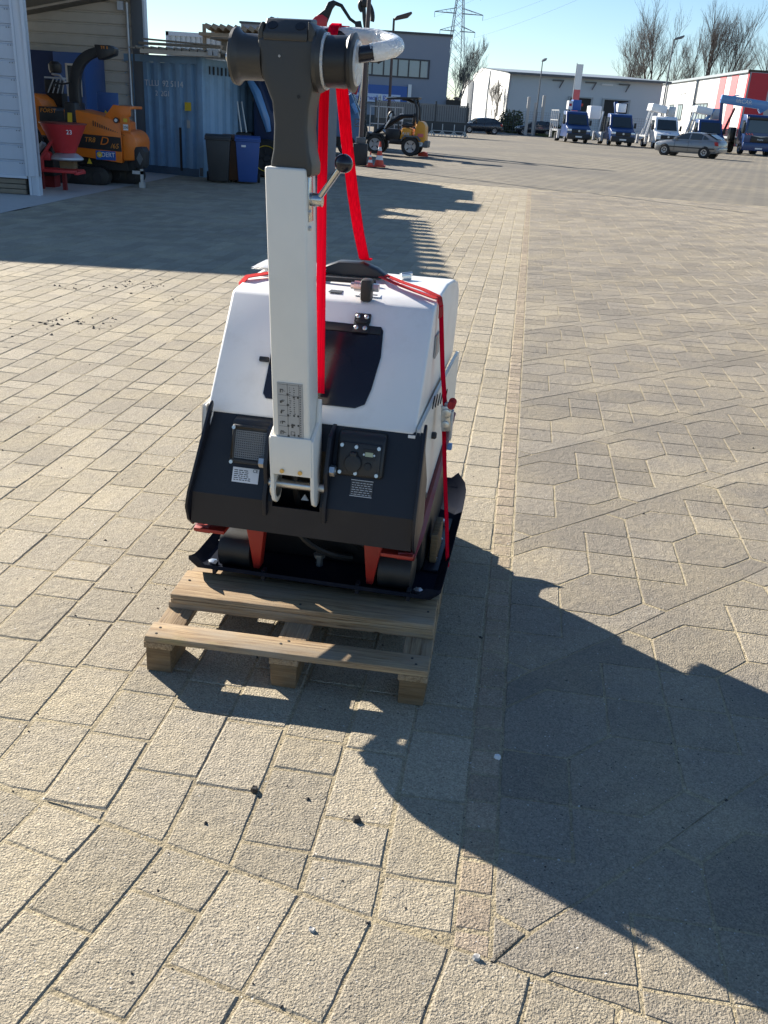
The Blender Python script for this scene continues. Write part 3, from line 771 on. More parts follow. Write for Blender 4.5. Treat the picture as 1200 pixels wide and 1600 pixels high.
for k in range(6):
    x = .152
    while x < .207:
        L = rt.uniform(.004,.012); tp_.bb(x, x+L, .0525+.0068*k, .0538+.0068*k, .0022, .0027); x += L+.003
tp_.bb(.148,.215,.0945,.096,.0022,.0027); tp_.bb(.148,.215,.047,.0485,.0022,.0027)
mp(on_skirt(tp_), 'plate_print', 'decal_white', np_)
# drawbar bracket, hinge, pole
PXC = -.013
for sx in (-1, 1):
    x = PXC + sx*.092
    br_ = mp(MB().prism([(.158,.50),(.152,.53),(.152,.56),(.17,.60),(.16,.66),(.20,.76),(.27,.78),(.27,.70),(.19,.50)], 'x', x-.006, x+.006), 'hinge_bracket', 'navy_paint', bevel=.002)
    mp(MB().lathe([(.013,0),(.017,.002),(.017,.017),(.012,.02)] if sx > 0 else [(.012,-.02),(.017,-.017),(.017,-.002),(.013,0)], (x+sx*.006, .185, .662), 'x', 6), 'hinge_bolt', 'zinc', br_)
mp(MB().cyl((PXC-.09,.19,.60),(PXC+.09,.19,.60),.014,16), 'hinge_pin', 'zinc')
mp(MB().cyl((PXC-.068,.165,.60),(PXC-.05,.165,.60),.032,18), 'guide_roller', 'zinc')
mp(MB().tube(bez([(PXC-.004,.20,.70),(PXC-.004,.17,.64),(PXC-.01,.20,.58),(PXC-.01,.26,.50)]), .009, 8), 'control_cable', 'black_rubber')
mp(MB().tube(bez([(PXC-.018,.21,.70),(PXC-.018,.18,.64),(PXC-.015,.20,.58),(PXC-.02,.26,.50)]), .004, 6), 'control_cable', 'black_rubber')
mp(MB().prism([(-.012,0),(.012,0),(0,.02)], 'y', .23, .235).shift((.0,0,.535)), 'warning_triangle', 'decal_white')
LEAN = .040   # the pole leans to its left by this per metre
def lean(mb):
    mb.v = [(p[0] - LEAN*(p[2]-.66), p[1], p[2]) for p in mb.v]; return mb
pw = .054
pole = mp(lean(MB().bb(PXC-pw, PXC+pw, .13, .235, .70, 1.49)), 'drawbar', 'pole_paint', bevel=.007, seg=3)
# fork cheeks at the foot
for sx in (-1, 1):
    x = PXC + sx*(pw+.006)
    mp(lean(MB().prism([(.126,.59),(.135,.565),(.155,.552),(.185,.556),(.205,.58),(.22,.70),(.235,.86),(.22,.865),(.20,.80),(.126,.765)], 'x', x-.006, x+.006)), 'fork_cheek', 'pole_paint', bevel=.003)
mp(lean(MB().bb(PXC-pw-.006, PXC+pw+.006, .122, .130, .655, .772)), 'fork_face', 'pole_paint', bevel=.003)
for x in (-.028,.026): mp(MB().lathe([(.0065,.118),(.0065,.123)], (PXC+x,0,.668), 'y', 10), 'grease_nipple', 'yellow_zinc')
stk = mp(lean(MB().bb(PXC-.037, PXC+.037, .1278, .1298, .768, .930)), 'instruction_sticker', 'decal_grey')
ip = MB(); ri = random.Random(9)
X0, X1 = PXC-.034, PXC+.034
for k in range(6): ip.bb(X0, X1 if k > 3 else X0+.026, .1272, .1278, .772+.0305*k, .7726+.0305*k)
ip.bb(X0+.026, X0+.0268, .1272, .1278, .770, .928); ip.bb(X1-.009, X1-.0084, .1272, .1278, .770, .928)
for k in range(5):
    z = .787+.0305*k; ip.bb(X0+.024, X0+.030, .1271, .1278, .772+.0305*k, .778+.0305*k)
    for j in range(4):
        a, b = ri.uniform(.003,.012), ri.uniform(.004,.010); ip.bb(X0+a, X0+a+.009, .1272, .1278, z+b-.008, z+b-.0068); ip.bb(X0+a, X0+a+.0012, .1272, .1278, z-.008, z-.008+b)
for k in range(3):
    xx = X0+.032+.012*k
    if k < 2:
        for j in range(14): ip.bb(xx, xx+.0016+ri.random()*.004, .1272, .1278, .835+.0062*j, .837+.0062*j)
    for z in (.834,.888,.776,.806): ip.bb(X1-.014-.012*(k == 1), X1-.009-.012*(k == 1), .1271, .1278, z, z+.005)
for j in range(22): ip.bb(X1-.006, X1-.0035, .1272, .1278, .775+.0068*j, .778+.0068*j)
ip.bb(X0+.034, X0+.044, .1272, .1278, .806, .8075).bb(X0+.036, X0+.042, .1272, .1278, .800, .812).bb(X0+.034, X0+.046, .1272, .1278, .778, .7792).bb(X0+.034, X0+.046, .1272, .1278, .788, .7892).bb(X0+.034, X0+.0352, .1272, .1278, .778, .789).bb(X0+.0448, X0+.046, .1272, .1278, .778, .789)
mp(lean(ip), 'pictograms', 'decal_ink', stk, smooth=0)
# locking lever on the right side of the pole
lv = mp(lean(MB().cyl((PXC+pw-.002,.17,1.415),(PXC+pw+.034,.17,1.415),.017,18).bb(PXC+pw, PXC+pw+.004,.15,.19,1.36,1.47)), 'lever_boss', 'steel', bevel=.002)
mp(lean(MB().cyl((PXC+pw+.026,.165,1.42),(PXC+pw+.088,.135,1.497),.0075,12)), 'lever_rod', 'steel', lv)
mp(lean(MB().ball((PXC+pw+.100,.128,1.510), .023, 12)), 'lever_knob', 'smoked_cover', lv, smooth=80)
for z in (1.475,1.385,1.345): mp(lean(MB().lathe([(.007,0),(.007,.006),(.004,.008)], (PXC+pw, .155, z), 'x', 6)), 'side_bolt', 'zinc', pole)
# head: necked casting with cap, drums each side
hp = [(-.135,1.76),(-.133,1.795),(-.122,1.815),(-.108,1.822),(-.018,1.822),(.0,1.812),(.010,1.79),(.012,1.75),(.008,1.69),(-.004,1.63),(-.006,1.585),(.0,1.53),(.008,1.50),(.008,1.47),(-.100,1.47),(-.100,1.50),(-.094,1.53),(-.092,1.59),(-.098,1.64),(-.125,1.70)]
hs_ = 0.0
def headm(mb):   # head coordinates were read along the leaning pole already
    return mb.shift((.012, 0, 0))
hp2 = [(x, min(z, 1.782)) for x, z in hp if z < 1.80 or x in (-.133, .010)]
head = mp(headm(MB().prism([(-.135,1.76),(-.134,1.784),(.011,1.784),(.012,1.75),(.008,1.69),(-.004,1.63),(-.006,1.585),(.0,1.53),(.008,1.50),(.008,1.47),(-.100,1.47),(-.100,1.50),(-.094,1.53),(-.092,1.59),(-.098,1.64),(-.125,1.70)], 'y', .142, .245)), 'drawbar_head', 'charcoal_cast', bevel=.010, seg=4, smooth=50)
mp(headm(MB().prism([(-.134,1.775),(-.133,1.797),(-.126,1.812),(-.121,1.816),(-.121,1.775)], 'y', .144, .243)), 'head_cheek', 'charcoal_cast', head, bevel=.003)
mp(headm(MB().prism([(-.008,1.775),(-.008,1.820),(.0,1.814),(.009,1.80),(.011,1.775)], 'y', .142, .245)), 'head_cheek', 'charcoal_cast', head, bevel=.003)
cap = mp(headm(MB().prism([(.140,1.775),(.140,1.793),(.172,1.825),(.235,1.831),(.235,1.775)], 'x', -.120, -.009)), 'head_cap', 'charcoal_cast', head, bevel=.004, seg=3)
ch_ = Vector((0, .032, .032)).normalized(); cn_ = Vector((0, -ch_.z, ch_.y))
for x in (-.100,-.030):
    m_ = MB().lathe([(.0125,-.001),(.0125,.0012)], n=20)
    m_.v = [tuple(Vector((x+p[0]*1.05, .156, 1.809)) + ch_*p[1] + cn_*p[2]) for p in m_.v]
    mp(headm(m_), 'cap_hole', 'black_metal', head)
mp(headm(MB().lathe([(.003,.1400),(.003,.1425)], (-.078,0,1.742), 'y', 12)), 'sensor_dot', 'decal_grey', head)
mp(headm(MB().lathe([(.0045,.1405),(.0045,.1425)], (-.028,0,1.655), 'y', 12)), 'head_hole', 'black_metal', head)
dl = mp(headm(MB().lathe([(.050,0),(.064,.006),(.066,.014),(.057,.022),(.053,.030),(.052,.085)], (-.212,.19,1.738), 'x', 36)), 'end_drum', 'charcoal_cast', smooth=35)
mp(headm(MB().lathe([(.010,-.008),(.012,0)], (-.212,.165,1.735), 'x', 12)), 'drum_screw', 'zinc', dl)
dr = mp(headm(MB().lathe([(.070,0),(.072,.010),(.066,.020)], (.006,.19,1.738), 'x', 36)), 'drum_collar', 'charcoal_cast', smooth=35)
dr2 = mp(headm(MB().lathe([(.058,.024),(.059,.07),(.057,.078),(.066,.086),(.067,.094),(.058,.099)], (.006,.19,1.738), 'x', 36)), 'end_drum', 'black_plastic', smooth=35)
mp(headm(MB().lathe([(.064,.020),(.064,.026)], (.006,.19,1.738), 'x', 36)), 'collar_ring', 'foil', dr)
mp(headm(MB().lathe([(.052,.099),(.050,.104),(.02,.106)], (.006,.19,1.738), 'x', 36)), 'drum_film', 'foil', dr2)
# control handle: loop of tube wrapped in bubble foil
hpts = bez([(.08,.19,1.752),(.12,.185,1.758),(.145,.19,1.763)], 4) 
mp(headm(MB().tube(hpts, .019, 16)), 'handle_grip', 'smoked_cover', smooth=60)
fp = bez([(.135,.19,1.762),(.195,.20,1.772),(.215,.39,1.80),(.08,.42,1.812)], 14) + [Vector((.04,.42,1.812)), Vector((-.02,.42,1.81)), Vector((-.09,.41,1.81))]
rf = [(.0185 + rnd.uniform(0, .004)) for _ in fp]
mp(headm(MB().tube(fp, rf, 14)), 'handle_wrap', 'foil', smooth=60)
mp(headm(MB().tube([(.10,.42,1.812),(-.09,.41,1.81)], .017, 12)), 'handle_bar', 'black_plastic')
# lifting eye on the hood, black bumper piece, lamp plug
mp(MB().prism([(-.13,1.118),(-.10,1.145),(-.05,1.165),(.03,1.167),(.08,1.150),(.12,1.125),(.09,1.118)], 'y', .80, .86), 'lifting_eye', 'black_plastic', bevel=.01)
mp(MB().tube(bez([(-.12,.70,1.122),(.0,.68,1.128),(.10,.70,1.126)]), .009, 8), 'hood_seam', 'black_rubber')
bf = mp(MB().bb(.088,.122,.50,.545,1.098,1.165), 'hood_buffer', 'black_rubber', bevel=.008)
mp(MB().cyl((.066,.525,1.14),(.088,.525,1.14),.016,14).cyl((.055,.525,1.14),(.068,.525,1.14),.011,12), 'buffer_bolt', 'zinc', bf)
mp(MB().cyl((.122,.525,1.14),(.142,.525,1.14),.013,6), 'buffer_nut', 'zinc', bf)
mp(MB().box((.17,.86,1.125),(.035,.03,.018), rz=R(30)).cyl((.155,.86,1.13),(.19,.88,1.135),.007,8), 'shackle', 'zinc', bevel=.002)
mp(MB().bb(.323,.327,.56,.66,.93,1.0), 'side_handle_recess', 'decal_grey')

# things that lie on or hang from the machine
def MG(x, y, z):
    c, s = math.cos(MROT), math.sin(MROT); y -= MY0; z -= .1695
    return Vector((mo.x + x*c - y*s, mo.y + x*s + y*c, mo.z + z))
def wpts(l): return [MG(*p) for p in l]
xd = Vector((math.cos(MROT), math.sin(MROT), 0))
s1 = MB()
loop = wpts([(.008,.47,1.79),(.008,.448,1.822),(.008,.42,1.838),(.008,.39,1.83),(.008,.365,1.80),(.008,.33,1.76),(.008,.305,1.70),(.010,.295,1.6),(.013,.29,1.4),(.018,.288,1.2),(.022,.287,1.0),(.025,.287,.862)])
s1.ribbon(loop, xd, .026, .0035)
o = s1.shift((0,0,0)).build('lifting_strap', 'strap_red', smooth=60); tag(o, 'bright red lifting strap hanging straight down from the wrapped handle', 'strap', 'red straps on the compactor')
s2 = MB()
pts = wpts([(.028,.47,1.78),(.026,.445,1.82),(.026,.42,1.833),(.026,.40,1.80),(.026,.42,1.70),(.029,.50,1.55),(.032,.60,1.40),(.034,.70,1.28),(.038,.79,1.185),(.036,.83,1.174),(.036,.862,1.174)])
wd = [Vector((math.cos(MROT+R(a)), math.sin(MROT+R(a)), 0)) for a in (0,0,0,0,10,25,12,0,0,0,0)]
s2.ribbon(pts, wd, .034, .0035)
o = s2.build('lifting_strap', 'strap_red', smooth=60); tag(o, 'bright red lifting strap slanting back from handle to the black lifting eye', 'strap', 'red straps on the compactor')
text('strap_print', 'LSI', .02, 'decal_ink', o, MG(.066,.455,1.60), (R(78), R(90), MROT), .0005)
tie = thing('tie_down_strap', 'faded red ratchet strap over the white hood, fixed to the pallet side', 'strap', MG(.39,.75,.17), MROT, 'red straps on the compactor')
def tl(mb):   # machine coordinates -> the strap's own frame
    return mb.shift((-.39, -.75, -.1695))
top = [(.315,.60,1.118),(.26,.66,1.124),(.18,.74,1.126),(.11,.82,1.13)]
tl(MB().ribbon([(.333,.565,1.06),(.331,.575,1.095),(.322,.59,1.114)]+top, [Vector((.3,.9,.1))]*2+[Vector((.55,.83,0))]*5, .024, .003)).build('webbing', 'strap_faded', tie, smooth=60)
tl(MB().ribbon([(.315,.565,1.1165),(.24,.62,1.1235),(.16,.70,1.128),(.10,.78,1.131)], Vector((.6,.8,0)), .02, .003)).build('webbing', 'strap_faded', tie, smooth=60)
tl(MB().ribbon([(-.16,.80,1.128),(-.25,.70,1.126),(-.31,.62,1.12),(-.325,.60,1.10),(-.327,.62,1.0)], Vector((.55,-.83,0)), .04, .003)).build('webbing', 'strap_faded', tie, smooth=60)
tl(MB().ribbon([(.331,.575,1.095),(.336,.57,1.05),(.352,.575,.90),(.372,.585,.76)], Vector((.35,1,0)), .026, .003)).build('webbing', 'strap_red', tie, smooth=60)
tl(MB().ribbon([(.372,.585,.70),(.392,.60,.5),(.41,.62,.33),(.425,.64,.16)], Vector((.35,1,0)), .024, .003)).build('webbing', 'strap_red', tie, smooth=60)
rt_ = tl(MB().box((.378,.585,.735),(.03,.045,.085), ry=R(-6)).cyl((.378,.555,.755),(.378,.615,.755),.016,14).cyl((.378,.555,.715),(.378,.615,.715),.014,12)).build('ratchet', 'zinc', tie, bevel=.002)
tl(MB().bb(.392,.40,.57,.60,.66,.76).bb(.368,.40,.575,.595,.765,.785)).build('ratchet_handle', 'galvanised', rt_, bevel=.003)
tl(MB().cyl((.392,.56,.782),(.392,.61,.782),.013,14)).build('webbing_roll', 'strap_faded', rt_)
tl(MB().bb(.388,.404,.588,.612,.62,.64)).build('buckle', 'vehicle_lightblue', tie, bevel=.003)
bagv = MB(); nbx = 9
for i in range(nbx):
    for k in range(5):
        u_, v_ = i/(nbx-1), k/4
        e = math.sin(math.pi*u_)**.5*math.sin(math.pi*(v_*.9+.05))
        bagv.v.append((-.33+.24*u_, .72+.14*v_, .006+.030*e+rnd.uniform(-.0015,.0015)))
for i in range(nbx-1):
    for k in range(4): a = i*5+k; bagv.f.append((a, a+5, a+6, a+1))
bag = MB(); bag.v = list(bagv.v) + [(a, b, c*.15) for a, b, c in bagv.v]; nb_ = len(bagv.v)
bag.f = list(bagv.f) + [tuple(nb_+i for i in f[::-1]) for f in bagv.f]
bag.shift((.21,-.79,0))
o = bag.build('document_bag', 'plastic_bag', smooth=60); o.location = MG(-.21,.79,1.128); o.rotation_euler = (0,0,MROT); tag(o, 'clear plastic document bag lying on the white hood behind the pole', 'plastic bag')

# ================================================================== left sheds
XA = Vector((0,0,0))
# clad hall end wall at the very left, its roof reaching out over the yard side
wall_rot = R(1.5)
hall = thing('clad_hall', 'grey hall wall of horizontal metal cladding at the left edge, with corner trim', 'hall', (-5.98,15.5,0), wall_rot)
# horizontal trapezoid cladding, front face towards the camera; local x runs to the left
prof = []
z = .30; 
while z < 3.9:
    prof += [(0, z), (0, z+.205), (.022, z+.218), (.022, z+.232), (0, z+.245)]; z += .245
mb = MB(); n = len(prof)
for x in (-5.2, -.20):
    for (d, zz) in prof: mb.v.append((x, d, zz))
mb.f = [(i, n+i, n+i+1, i+1) for i in range(n-1)]
mb.build('cladding', 'grey_cladding', hall, smooth=0, recalc=False)
mb = MB()
for k in range(16):
    zz = .30+.245*k+.19
    for x in (-.30,-.26,-.22): mb.box((x, -.004, zz), (.014,.008,.014))
o = mb.build('screw_heads', 'post_grey', hall, smooth=0); tag(o, kind='stuff')
MB().bb(-.21,.0,-.03,.10,.30,4.0).bb(-.05,.0,-.045,-.03,.30,4.0).bb(-.21,-.17,-.045,-.03,.30,4.0).build('corner_trim', 'trim_grey', hall, bevel=.006)
MB().bb(-.16,-.02,.0,.14,0,.30).bb(-.06,-.01,-.03,.0,0,.30).bb(-.18,-.14,-.02,.0,0,.30).build('column_foot', 'trim_grey', hall)
MB().bb(-5.2,-.2,-.03,.05,.26,.30).build('base_rail', 'trim_grey', hall)
MB().bb(-5.2,-.22,.1,.25,0,.26).build('plinth', 'brick_dark', hall)
for k in range(3): MB().bb(-1.5,-.25,.02,.09,.01+.08*k,.08+.08*k).build('plinth_board', 'old_wood', hall, bevel=.005)
# roof of the hall: trapezoid sheets whose ribs stand out at the eave on the yard side
mb = MB(); y = .2
while y < 5.6:
    mb.bb(-9, .18, y, y+.2, 4.10, 4.17); mb.bb(-9, .40, y+.21, y+.38, 4.15, 4.23); y += .41
o = mb.build('roof_sheet', 'tin_roof', hall, smooth=0); 
MB().bb(-9,.22,-.05,.2,4.0,4.23).build('roof_edge', 'trim_grey', hall); MB().bb(-9,-.25,5.6,10.5,4.05,4.12).build('shade_roof', 'tin_roof', hall)  # rear piece: unseen roof added to shade a sunlit gap on the ground
MB().bb(-9,-8.8,0,5.6,0,4.3).build('far_wall', 'grey_cladding', hall)
# back wall of the open shed
shed = thing('open_shed', 'taupe corrugated shed wall with sloping brown verge and dark corner post', 'shed', (-6.0,22,0), 0)
def zt(x): return 3.50 + .215*(x+.4)
mb = MB(); n = 0
zs = [.0]
while zs[-1] < 4.0: zs += [zs[-1]+.17, zs[-1]+.19, zs[-1]+.21, zs[-1]+.23]
for x in np.linspace(-3.6, -.12, 24):
    for i, zz in enumerate(zs): mb.v.append((x, .03 if i % 4 in (2, 3) else 0, min(zz, zt(x)))); 
n = len(zs)
for k in range(23):
    for i in range(n-1): mb.f.append((k*n+i, (k+1)*n+i, (k+1)*n+i+1, k*n+i+1))
mb.build('cladding', 'taupe_cladding', shed, smooth=0, recalc=False)
MB().prism([(-3.6,zt(-3.6)-.02),(.12,zt(.12)-.02),(.12,zt(.12)+.30),(-3.6,zt(-3.6)+.30)], 'y', -.5, .1).build('verge_board', 'verge_brown', shed)
MB().tube([(-3.6,-.53,zt(-3.6)+.02),(-.3,-.53,zt(-.3)+.02)], .025, 6).build('gutter_pipe', 'taupe_cladding', shed)
MB().bb(-.14,.12,-.10,.12,0,4.2).build('corner_post', 'post_grey', shed, bevel=.01)
MB().bb(.12,.16,-.12,.12,0,4.2).build('post_flashing', 'trim_grey', shed)
MB().tube([(-.22,-.08,3.4),(-.22,-.08,1.4),(-.16,-.08,1.3),(-.16,-.08,.1)], .03, 8).build('downpipe', 'galvanised', shed)
MB().bb(-.42,-.30,-.12,-.02,3.25,3.42).build('junction_box', 'trim_grey', shed)
MB().prism([(-9,zt(-9)+.33),(-.1,zt(-.1)+.33),(-.1,zt(-.1)+.40),(-9,zt(-9)+.40)], 'y', -.6, 1.2).build('roof', 'tin_roof', shed)
# window with dark frame in the shed wall
wf = MB().bb(-1.30,-1.24,-.03,.02,1.25,2.0).bb(-1.02,-.96,-.03,.02,1.25,2.0).bb(-1.24,-1.02,-.03,.02,1.95,2.0).build('window_frame', 'frame_dark', shed)
MB().bb(-1.24,-1.02,-.015,.01,1.25,1.95).build('pane', 'window_glass', wf)
# blue site cabin behind the chipper
cabn = thing('blue_cabin', 'dark blue metal cabin with small framed window behind the orange chipper', 'cabin', (-7.5,20.8,0), 0)
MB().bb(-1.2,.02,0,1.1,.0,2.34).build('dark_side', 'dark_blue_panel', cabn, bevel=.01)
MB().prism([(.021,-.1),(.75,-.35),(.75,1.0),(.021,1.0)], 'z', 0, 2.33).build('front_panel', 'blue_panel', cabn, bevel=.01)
cf = MB().bb(.33,.37,-.29,-.22,1.5,2.12).bb(.63,.67,-.37,-.30,1.5,2.12).bb(.37,.63,-.34,-.24,2.08,2.12).bb(.37,.63,-.34,-.24,1.5,1.54).build('window_frame', 'taupe_cladding', cabn)
MB().bb(.37,.63,-.28,-.25,1.54,2.08).build('pane', 'glass', cf)
MB().ball((.17,-.24,1.05), .05, 8).build('knob', 'galvanised', cabn)
board = thing('blue_notice_board', 'blue board with small yellow and white emblem leaning behind the black chute', 'board', (-5.98,19.2,0), 0)
MB().bb(-.15,.26,0,.04,.95,1.62).build('panel', 'blue_panel', board, bevel=.005)
MB().bb(-.1,-.06,.0,.04,0,.95).bb(.16,.20,0,.04,0,.95).build('board_leg', 'post_grey', board)
MB().prism([(-.02,1.12),(.10,1.2),(.12,1.28),(.04,1.25),(.0,1.3),(-.03,1.24)], 'y', -.006, 0).build('emblem', 'yellow_label', board)
MB().prism([(-.1,1.0),(.05,1.02),(.0,1.1),(-.06,1.12)], 'y', -.005, 0).build('emblem_base', 'letter_white', board)

# ------------------------------------------------------------------ wood chipper
chp = thing('wood_chipper', 'orange tracked wood chipper with tall curved black discharge chute in the open shed', 'wood chipper', (-6.12,18,0), 0)
MB().prism([(-.25,.52),(.78,.42),(.80,.62),(.80,1.12),(.58,1.20),(.30,1.24),(-.05,1.30),(-.25,1.30)], 'y', -.05, .95).build('side_panel', 'orange_paint', chp, bevel=.02)
MB().prism([(.801,.46),(1.03,.48),(1.07,.78),(1.04,.90),(.95,.98),(.801,1.0)], 'y', -.05, .95).build('rear_cowl', 'orange_paint', chp, bevel=.04)
MB().prism([(.48,1.20),(.66,1.42),(.98,1.40),(.97,1.24),(.88,1.20),(.86,1.0),(.80,1.0),(.80,1.15)], 'y', .0, .06).build('feed_tray', 'orange_paint', chp, bevel=.008)
MB().bb(.66,.98,.06,.8,1.36,1.41).build('tray_edge', 'orange_paint', chp, bevel=.01)
MB().prism([(.80,.98),(.98,.96),(.97,1.22),(.80,1.22)], 'y', -.075, -.052).build('label_plate', 'orange_paint', chp)
l_ = MB().bb(.85,.94,-.082,-.076,1.00,1.10).build('number_label', 'letter_white', chp)
text('label_number', '206', .07, 'decal_ink', l_, (.895,-.084,1.05), sx=.9)
MB().bb(.86,.93,-.082,-.076,1.14,1.20).build('warning_label', 'yellow_label', chp)
MB().lathe([(.05,-.075),(.05,-.05)], (.72,0,1.16), 'y', 16).build('work_lamp', 'black_plastic', chp)
MB().lathe([(.03,-.083),(.03,-.075)], (.72,0,1.16), 'y', 12).build('lamp_glass', 'headlamp', chp)
mb = MB()
for k in range(15): mb.bb(.28+.04*k, .295+.04*k, -.058, -.045, 1.04-.0085*k, 1.13-.016*k)
mb.build('vent_slots', 'black_metal', chp)
bp_ = MB().prism([(-.20,.66),(.79,.62),(.78,.87),(-.20,.90)], 'y', -.056, -.05).build('name_band', 'black_plastic', chp)
text('lettering', 'TR8', .12, 'letter_orange', bp_, (.20,-.058,.795), shear=.2)
text('lettering', 'D', .2, 'orange_paint', bp_, (.46,-.058,.785), shear=.3, sx=1.1)
text('lettering', '/65', .12, 'letter_orange', bp_, (.66,-.058,.71), shear=.2)
db = MB().bb(.30,.67,-.058,-.05,.46,.62).build('dealer_sign', 'sign_blue', chp)
text('lettering', 'DERT', .115, 'letter_white', db, (.53,-.060,.55), sx=.9)
MB().lathe([(.052,-.063),(.052,-.058)], (.37,0,.55), 'y', 18).build('logo_disc', 'yellow_label', db)
text('lettering', 'u', .08, 'letter_white', db, (.37,-.065,.55))
eng = MB().prism([(-1.15,.75),(-.66,.75),(-.66,1.30),(-.72,1.42),(-.86,1.52),(-1.15,1.53)], 'y', .05, .95).build('engine_hood', 'orange_paint', chp, bevel=.03)
MB().prism([(-1.0,1.0),(-.9,1.0),(-.9,1.35),(-1.0,1.38)], 'y', .035, .05).build('hood_hatch', 'orange_paint', eng, bevel=.01)
gp = MB().prism([(-.72,.98),(-.26,.98),(-.26,1.25),(-.44,1.25),(-.48,1.30),(-.72,1.32)], 'y', -.02, .9).build('guard_panel', 'black_plastic', chp, bevel=.01)
text('lettering', 'FÖRST', .10, 'letter_orange', gp, (-.55,-.024,1.25), shear=.2)
yl = MB().prism([(-.18,1.06),(-.10,1.06),(-.09,1.24),(-.17,1.24)], 'y', -.075, -.06).build('warning_label', 'yellow_label', chp)
MB().prism([(-.26,.98),(-.0,.98),(-.02,1.42),(-.24,1.42)], 'y', -.055, .5).build('chute_base', 'black_plastic', chp, bevel=.03)
# discharge chute: curved square duct widening, with end flap
cp = bez([(-.10,.25,1.35),(-.16,.25,1.95),(.02,.25,2.22),(.42,.25,2.30)], 14)
MB().tube(cp, [.135-.002*i for i in range(15)], 4, sq=True).build('chute', 'black_plastic', chp, smooth=25, bevel=.01)
fl_ = MB().prism([(.34,2.40),(.62,2.40),(.72,2.36),(.70,2.25),(.50,2.17),(.40,2.15)], 'y', .11, .39).build('chute_flap', 'black_plastic', chp, bevel=.02)
text('lettering', 'TR 8', .07, 'letter_orange', fl_, (.53,.107,2.355))
MB().tube(bez([(-.14,.12,1.75),(-.26,.1,1.70),(-.36,.1,1.72)]) + bez([(-.36,.1,1.72),(-.46,.1,1.76),(-.46,.1,1.62),(-.36,.1,1.66)]), .016, 8).build('chute_handle', 'black_plastic', chp)
for y0 in (-.08, .62):
    tr = [(-1.0+.15*math.cos(R(a)), .16+.155*math.sin(R(a))) for a in range(90, 271, 20)] + [(.36+.16*math.cos(R(a)), .165+.16*math.sin(R(a))) for a in range(-90, 91, 20)]
    if y0 > 0: tr = [(x+.45, z) for x, z in tr]
    t_ = MB().prism(tr, 'y', y0, y0+.25).build('track', 'black_rubber', chp, bevel=.01)
    off = .45 if y0 > 0 else 0
    for x in (-.9,-.6,-.3,0,.3): MB().lathe([(.09,y0-.006),(.10,y0+.002)], (x+off,0,.15), 'y', 14).build('track_roller', 'bumper_black', t_)
    for k in range(22):
        MB().bb(-1.0+off+.064*k, -.97+off+.064*k, y0, y0+.25, .318, .332).build('track_lug', 'black_rubber', t_, smooth=0)
MB().bb(-.9,.85,.1,.8,.28,.5).build('undercarriage', 'black_metal', chp)
MB().prism([(0,0),(.10,0),(.05,.10)], 'y', -.09, -.085).shift((.13,0,.38)).build('warning_triangle', 'yellow_label', chp)
MB().prism([(1.02,.66),(1.05,.72),(1.17,.72),(1.22,.64),(1.20,.40),(1.15,.34),(1.06,.34),(1.02,.42)], 'y', -.05, .3).build('rear_lamp_unit', 'bumper_black', chp, bevel=.01)
MB().prism([(1.06,.52),(1.12,.64),(1.18,.52),(1.12,.40)], 'y', -.06, -.05).build('reflector', 'post_grey', chp)
MB().bb(1.10,1.15,.0,.05,.08,.34).bb(1.08,1.17,-.03,.08,.0,.10).bb(.95,1.15,0,.05,.24,.30).build('support_foot', 'galvanised', chp)
# motor parts in chrome on top
mtr = thing('motor_unit', 'black and chrome engine with silencer standing above the orange hood', 'engine', (-6.78,18.9,0), 0)
MB().lathe([(.10,1.9),(.12,1.95),(.12,2.05),(.07,2.10)], (-.02,0,0), 'z', 16).build('air_cleaner', 'black_plastic', mtr)
MB().bb(-.22,.05,-.1,.2,1.55,1.78).build('engine_case', 'black_metal', mtr, bevel=.02)
MB().tube([(-.05,-.12,1.88),(.10,-.12,1.86),(.22,-.12,1.72),(.26,-.12,1.66)], .022, 8).build('exhaust_pipe', 'galvanised', mtr)
for k in range(4): MB().tube([(-.15+.09*k,-.13,1.55),(-.02+.07*k,-.13,1.80)], .012, 6).build('strut', 'galvanised', mtr)
MB().bb(-.2,.15,-.13,.1,1.80,1.83).build('tank_bracket', 'galvanised', mtr)
MB().bb(-.2,.1,-.1,.2,0,1.55).build('stand', 'black_metal', mtr)

# ------------------------------------------------------------------ red spreader in front of the chipper
spr = thing('salt_spreader', 'red conical spreader hopper with grey spinning disc on a red frame before the chipper', 'spreader', (-5.90,16.45,0), 0)
mb = MB()
mb.lathe([(.17,.63),(.375,1.08),(.385,1.10),(.36,1.10),(.16,.66)], (0,.1,0), 'z', 28)
hp_ = mb.build('hopper', 'spreader_red', spr, smooth=40)
MB().lathe([(.376,1.085),(.392,1.09),(.392,1.105),(.376,1.11)], (0,.1,0), 'z', 28).build('hopper_rim', 'dark_red', hp_)
text('lettering', '23', .1, 'letter_white', hp_, (.20,-.205,.97), (R(80),0,R(32)), .003)
MB().lathe([(.05,.50),(.25,.51),(.28,.53),(.27,.56),(.18,.62),(.1,.64)], (.02,.1,0), 'z', 28).build('spinner_guard', 'galvanised', spr)
MB().bb(-.08,.16,.0,.2,.38,.50).build('gear_block', 'block_wood', spr)
fm = MB().bb(-.62,.24,-.12,-.06,.31,.36).bb(-.62,.24,.26,.32,.31,.36).bb(-.62,-.5,-.12,.32,.28,.40).bb(.20,.26,-.12,.32,.29,.34)
fm.build('frame', 'spreader_red', spr, bevel=.008)
MB().tube([(-.35,-.08,.36),(-.34,-.1,.55),(-.26,-.1,.66),(-.12,-.1,.84)], .03, 6).build('hopper_stay', 'spreader_red', spr)
